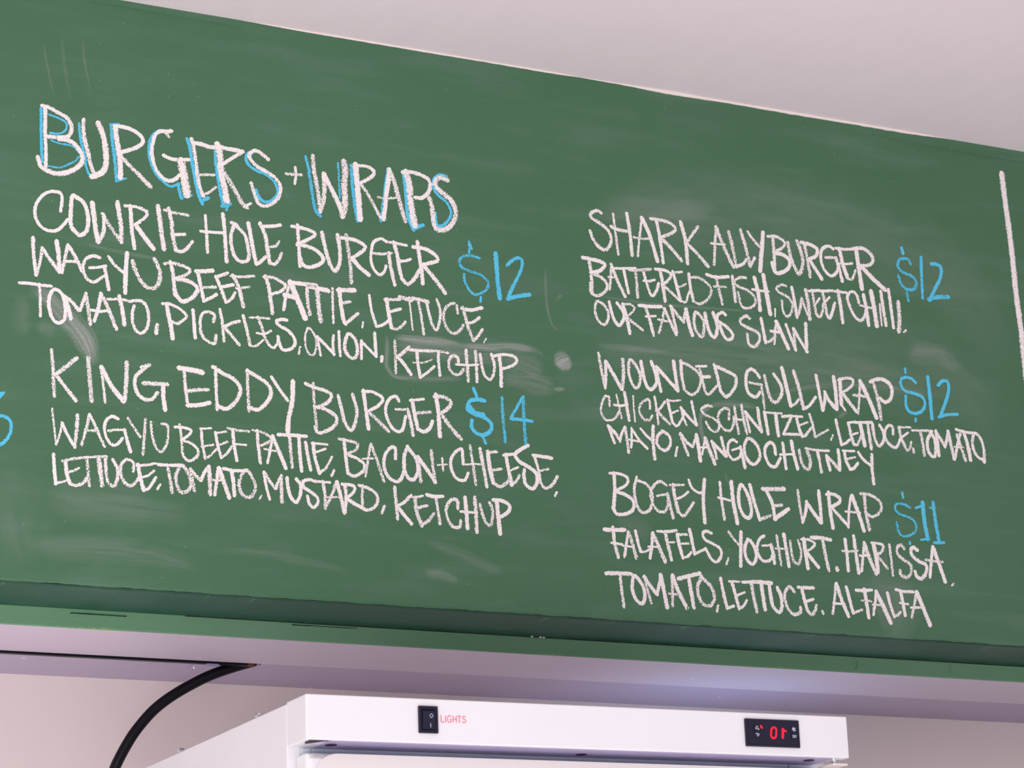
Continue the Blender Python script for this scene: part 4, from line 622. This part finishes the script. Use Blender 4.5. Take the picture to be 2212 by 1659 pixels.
# cabinet as an open-fronted shell: sides, back, top, base
bm = bmesh.new()
box_bm(bm, 0.0, 0.018, 0.0625, 0.675, -H + 0.09, -0.0022, 0.0012)
box_bm(bm, W - 0.018, W, 0.0625, 0.675, -H + 0.09, -0.0022, 0.0012)
box_bm(bm, 0.0178, W - 0.0178, 0.0628, 0.672, -0.062, -0.0026)
box_bm(bm, 0.0178, W - 0.0178, 0.655, 0.6745, -H + 0.09, -0.05)
box_bm(bm, 0.0178, W - 0.0178, 0.0628, 0.655, -H + 0.09, -H + 0.13)
bmesh.ops.translate(bm, verts=bm.verts, vec=(0, 0, H)); bm_obj('cabinet', bm, M['fridge'], fr)
fbox('base_plinth', 0.01, W - 0.01, 0.05, 0.66, -H, -H + 0.0895, M['black_plastic'])
# header panel: folded sheet with front, sides and a return flange underneath
bm = bmesh.new()
box_bm(bm, 0, W, 0.0, 0.062, HB, 0.0, 0.0016, 3)
bmesh.ops.translate(bm, verts=bm.verts, vec=(0, 0, H)); hd = bm_obj('header_panel', bm, M['fridge'], fr, smooth=False)
fbox('return_flange', 0.0300, 0.6982, 0.004, 0.0600, HB - 0.0012, HB - 0.0001, M['flange'], label='flange under the header panel, shade painted into its colour')
fbox('return_flange', 0.6996, 0.7330, 0.006, 0.0600, HB - 0.0012, HB - 0.0001, M['flange'], label='short flange near the hinge, shade painted into its colour')
mesh_obj('open_end_painted_shade', [(0.006, 0.004, H + HB - 0.0003), (0.033, 0.004, H + HB - 0.0003), (0.012, 0.034, H + HB - 0.0003), (0.006, 0.02, H + HB - 0.0003),
                      (0.006, 0.004, H + HB + 0.001), (0.033, 0.004, H + HB + 0.001), (0.012, 0.034, H + HB + 0.001), (0.006, 0.02, H + HB + 0.001)],
         [(0, 1, 2, 3), (7, 6, 5, 4), (0, 4, 5, 1), (1, 5, 6, 2), (2, 6, 7, 3), (3, 7, 4, 0)], M['dark_metal'], fr, label='dark piece painting the shade in the open end of the folded header sheet')  # solid dark prism painted for the shade inside the hollow end
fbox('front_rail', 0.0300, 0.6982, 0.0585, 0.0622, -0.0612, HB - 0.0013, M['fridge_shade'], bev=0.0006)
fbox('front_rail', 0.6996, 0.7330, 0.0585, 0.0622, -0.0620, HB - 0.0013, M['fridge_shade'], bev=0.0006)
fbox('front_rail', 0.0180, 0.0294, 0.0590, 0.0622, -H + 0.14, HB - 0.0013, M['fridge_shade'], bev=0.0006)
def lathe_z(name, x, y, z, prof, mat, parent=fr, seg=20, **p):
    vs, fs = [], []; k = len(prof)
    for i in range(seg):
        t = 2 * math.pi * i / seg
        for r, h in prof: vs.append((x + r * math.cos(t), y + r * math.sin(t), z + h))
    for i in range(seg):
        for j in range(k - 1):
            a = i * k + j; b = ((i + 1) % seg) * k + j; fs.append((a, b, b + 1, a + 1))
    fs.append(tuple(i * k for i in range(seg))); fs.append(tuple(i * k + k - 1 for i in range(seg))[::-1])
    return mesh_obj(name, vs, fs, mat, parent, **p)
for x, y in ((0.0422, 0.027), (0.3817, 0.035), (0.7056, 0.0195)):
    s = lathe_z('flange_screw', x, y, H + HB, [(0.0068, -0.0014), (0.0074, -0.0020), (0.0045, -0.0016), (0.0020, -0.0012), (0.0004, -0.0012)], M['dark_metal'])
for y in (0.160, 0.448):
    lathe_z('top_bolt', 0.0015, y, H - 0.0022, [(0.0048, 0), (0.0048, 0.0026), (0.0036, 0.0042), (0.0005, 0.0048)], M['chrome'], seg=12)
# door
dz1 = -0.0648; dx0, dx1 = 0.0150, 0.7300
bm = bmesh.new()
def door_outline(x0, x1, z0, z1, r, n=8):
    pts = []
    for cx, cz, a0 in ((x0 + r, z1 - r, 180), (x1 - r, z1 - r, 90)):
        for i in range(n + 1):
            a = math.radians(a0 - 90 * i / n); pts.append((cx + r * math.cos(a), cz + r * math.sin(a)))
    pts += [(x1, z0), (x0, z0)]
    return pts
def slab(name, outline, y0, y1, mat, parent, bev=0.0, **p):
    bm = bmesh.new()
    f = bm.faces.new([bm.verts.new((x, y0, z + H)) for x, z in outline])
    e = bmesh.ops.extrude_face_region(bm, geom=[f])
    for v in [g for g in e['geom'] if isinstance(g, bmesh.types.BMVert)]: v.co.y = y1
    if bev:
        es = [ed for ed in bm.edges if all(abs(v.co.y - y0) < 1e-6 for v in ed.verts)]
        bmesh.ops.bevel(bm, geom=es, offset=bev, segments=5, affect='EDGES', profile=0.5)
    return bm_obj(name, bm, mat, parent, **p)
door = slab('door', door_outline(0.0110, dx1, -H + 0.14, dz1, 0.003), 0.027, 0.0580, M['fridge'], fr, bev=0.0075)
slab('door_face', door_outline(0.0185, dx1 - 0.012, -H + 0.15, dz1 - 0.0010, 0.032), 0.0258, 0.0275, M['pane'], door, label='pale glossy face of the door with a rounded corner')
tube('door_handle', cr3([(0.055, 0.0258, H - 0.95), (0.055, -0.012, H - 0.97), (0.055, -0.014, H - 1.2), (0.055, -0.012, H - 1.43), (0.055, 0.0258, H - 1.45)], 6), 0.008, M['chrome'], door)
hg = fbox('hinge', 0.7375, 0.7600, 0.012, 0.048, -0.0618, -0.0592, M['caulk'], bev=0.0006, label='white hinge plate')
lathe_z('hinge_pin', 0.7475, 0.024, H - 0.0592, [(0.0042, 0), (0.0042, 0.0052)], M['chrome'], hg)
lathe_z('hinge_screw', 0.7555, 0.026, H - 0.0592, [(0.0016, 0), (0.0016, 0.0050)], M['chrome'], hg)

# light switch
def quad_box(name, x0, x1, z0, z1, y0, y1, mat, parent, bev=0.0008, **p):
    return fbox(name, x0, x1, y0, y1, z0, z1, mat, parent, bev, **p)
sw = quad_box('light_switch', 0.1446, 0.1700, -0.0421, -0.0093, -0.0016, 0.001, M['black_plastic'], fr, 0.001, label='black rocker switch')
# frame ring raised round the rocker
bm = bmesh.new()
for a in ((0.1446, 0.1485, -0.0421, -0.0093), (0.1665, 0.1700, -0.0421, -0.0093), (0.1483, 0.1667, -0.0133, -0.0093), (0.1483, 0.1667, -0.0421, -0.0383)):
    box_bm(bm, a[0], a[1], -0.0030, -0.0014, a[2] + H, a[3] + H, 0.0006, 1)
bm_obj('switch_frame', bm, M['black_plastic'], sw)
rk = mesh_obj('rocker', [(0.1488, -0.0016, H - 0.0380), (0.1662, -0.0016, H - 0.0380), (0.1662, -0.0016, H - 0.0136), (0.1488, -0.0016, H - 0.0136),
                         (0.1492, -0.0030, H - 0.0376), (0.1658, -0.0030, H - 0.0376), (0.1658, -0.0046, H - 0.0158), (0.1492, -0.0046, H - 0.0158)],
              [(3, 2, 1, 0), (4, 5, 6, 7), (0, 1, 5, 4), (1, 2, 6, 5), (2, 3, 7, 6), (3, 0, 4, 7)], M['rocker'], sw)
# digital controller
ct = quad_box('temperature_display', 0.5997, 0.6803, -0.0437, -0.0080, -0.0030, 0.001, M['black_plastic'], fr, 0.0012, label='black digital temperature display with red figures')
quad_box('display_window', 0.6040, 0.6765, -0.0385, -0.0108, -0.0034, -0.0028, M['rocker'], ct, 0.0002)
def pill(name, xa, xb, z0, z1, sk):
    pts = []; cx = (xa + xb) / 2; r = (xb - xa) / 2
    for i in range(9):
        a = math.radians(180 - 180 * i / 8); pts.append((cx + r * math.cos(a), z1 - r + r * math.sin(a)))
    for i in range(9):
        a = math.radians(-180 * i / 8); pts.append((cx + r * math.cos(a), z0 + r + r * math.sin(a)))
    return slab(name, pts, -0.0046, -0.0032, M['black_plastic'], ct, bev=0.0004)
pill('button_pad', 0.6113, 0.6206, -0.0325, -0.0140, 0)
pill('button_pad', 0.6668, 0.6752, -0.0345, -0.0150, 0)
yl = {'LIGHTS': -0.0004, 'OI': -0.0050, '01': -0.0038}
for t, c, letters in parse(PRINT, 20000, 0, H):
    par = {'LIGHTS': hd, 'OI': rk, '01': ct}.get(t, ct)
    grp = None
    for ch, ss in letters:
        r = Ribbon()
        for sh, sm, wd, pts in ss:
            for run in ([pts] if sm else split_sharp(pts)):
                r.stroke(run, wd * (1.0), yl.get(t, -0.0050) if t != 'OI' else -0.0050 + 0.0, 0.5, step=0.0004, wob=0.0)
        # give the print a hair of thickness
        nm = {'LIGHTS': 'printed_letter', 'OI': 'switch_mark', '01': 'red_figure'}.get(t, 'button_symbol')
        if t == '01' and ch == '.': nm = 'red_indicator'
        r.build(nm, M[c], par)

# ------------------------------------------------------------------ cables and clips under the soffit
path = [(1.500, 0.350, 2.2700), (1.4704, 0.352, 2.2676), (1.4537, 0.356, 2.2655), (1.4334, 0.36, 2.2608), (1.4131, 0.364, 2.2523), (1.3929, 0.368, 2.2417), (1.3728, 0.372, 2.2299),
        (1.3529, 0.376, 2.2161), (1.3365, 0.38, 2.2018), (1.3224, 0.384, 2.1856), (1.3097, 0.388, 2.1682), (1.2999, 0.392, 2.151), (1.2915, 0.396, 2.1338),
        (1.2853, 0.4, 2.1181), (1.2763, 0.404, 2.0897), (1.2709, 0.408, 2.0536), (1.2677, 0.42, 1.9946), (1.262, 0.46, 1.8), (1.26, 0.5, 1.5), (1.26, 0.515, 0.9), (1.26, 0.515, 0.02)]
path = [(1.492, 0.353, 2.2800), (1.4704, 0.354, 2.2732), (1.4537, 0.357, 2.2680)] + path[3:]
tube('power_cable', cr3(path, 6), 0.0079, M['cable'], None, seg=20, label='thick black cable curving down from the soffit, left of the refrigerator', category='cable')
fc = extrude_x('flat_cable', 0.55, 1.4680, 60, [(YS + 0.0008, Z3 - 0.0001), (YS + 0.0006, Z3 - 0.0090), (YS + 0.0100, Z3 - 0.0090), (YS + 0.0100, Z3 - 0.0001)], M['cable'],
               label='thin black cable running straight along the soffit joint at the left', category='cable')
cl = extrude_x('cable_clip', 0, 0.0185, 4, [(YS + 0.0002, Z3 - 0.0101), (YS + 0.0110, Z3 - 0.0101), (YS + 0.0120, Z3 - 0.0016), (YS + 0.086, Z3 - 0.0016), (YS + 0.086, Z3 - 0.0002), (YS + 0.0104, Z3 - 0.0002), (YS + 0.0102, Z3 - 0.0092), (YS + 0.0002, Z3 - 0.0092)], M['clip'],
               label='milky plastic strap holding the thin cable against the soffit', category='clip')
cl.location.x = 1.4040
lathe_z('clip_pin', 0.0085, YS + 0.074, Z3 - 0.0014, [(0.0022, 0), (0.0018, -0.0016), (0.0003, -0.0020)], M['chrome'], cl, seg=10)
# splintered hole edge and plastic collar where the cable leaves the soffit
eg = empty('cable_outlet', (1.468, YS + 0.012, Z3), label='broken brown timber edge and plastic collar where the black cable leaves the soffit', category='cable outlet')
bm = bmesh.new(); box_bm(bm, -0.024, 0.012, -0.010, 0.014, -0.0085, -0.0003, 0.0015, 1)
for v in bm.verts: v.co += Vector((noise.noise(v.co * 400) * 0.002, noise.noise(v.co * 300 + Vector((5, 0, 0))) * 0.002, noise.noise(v.co * 500) * 0.0007 * (1 if v.co.z < -0.004 else 0)))
bm_obj('timber_edge', bm, M['brown'], eg)
tube('plastic_collar', [(0.010 + 0.011 * math.cos(math.radians(a)), 0.004 + 0.020 * math.sin(math.radians(a)), -0.0045) for a in range(-90, 100, 12)], 0.0018, M['clip'], eg, seg=8)
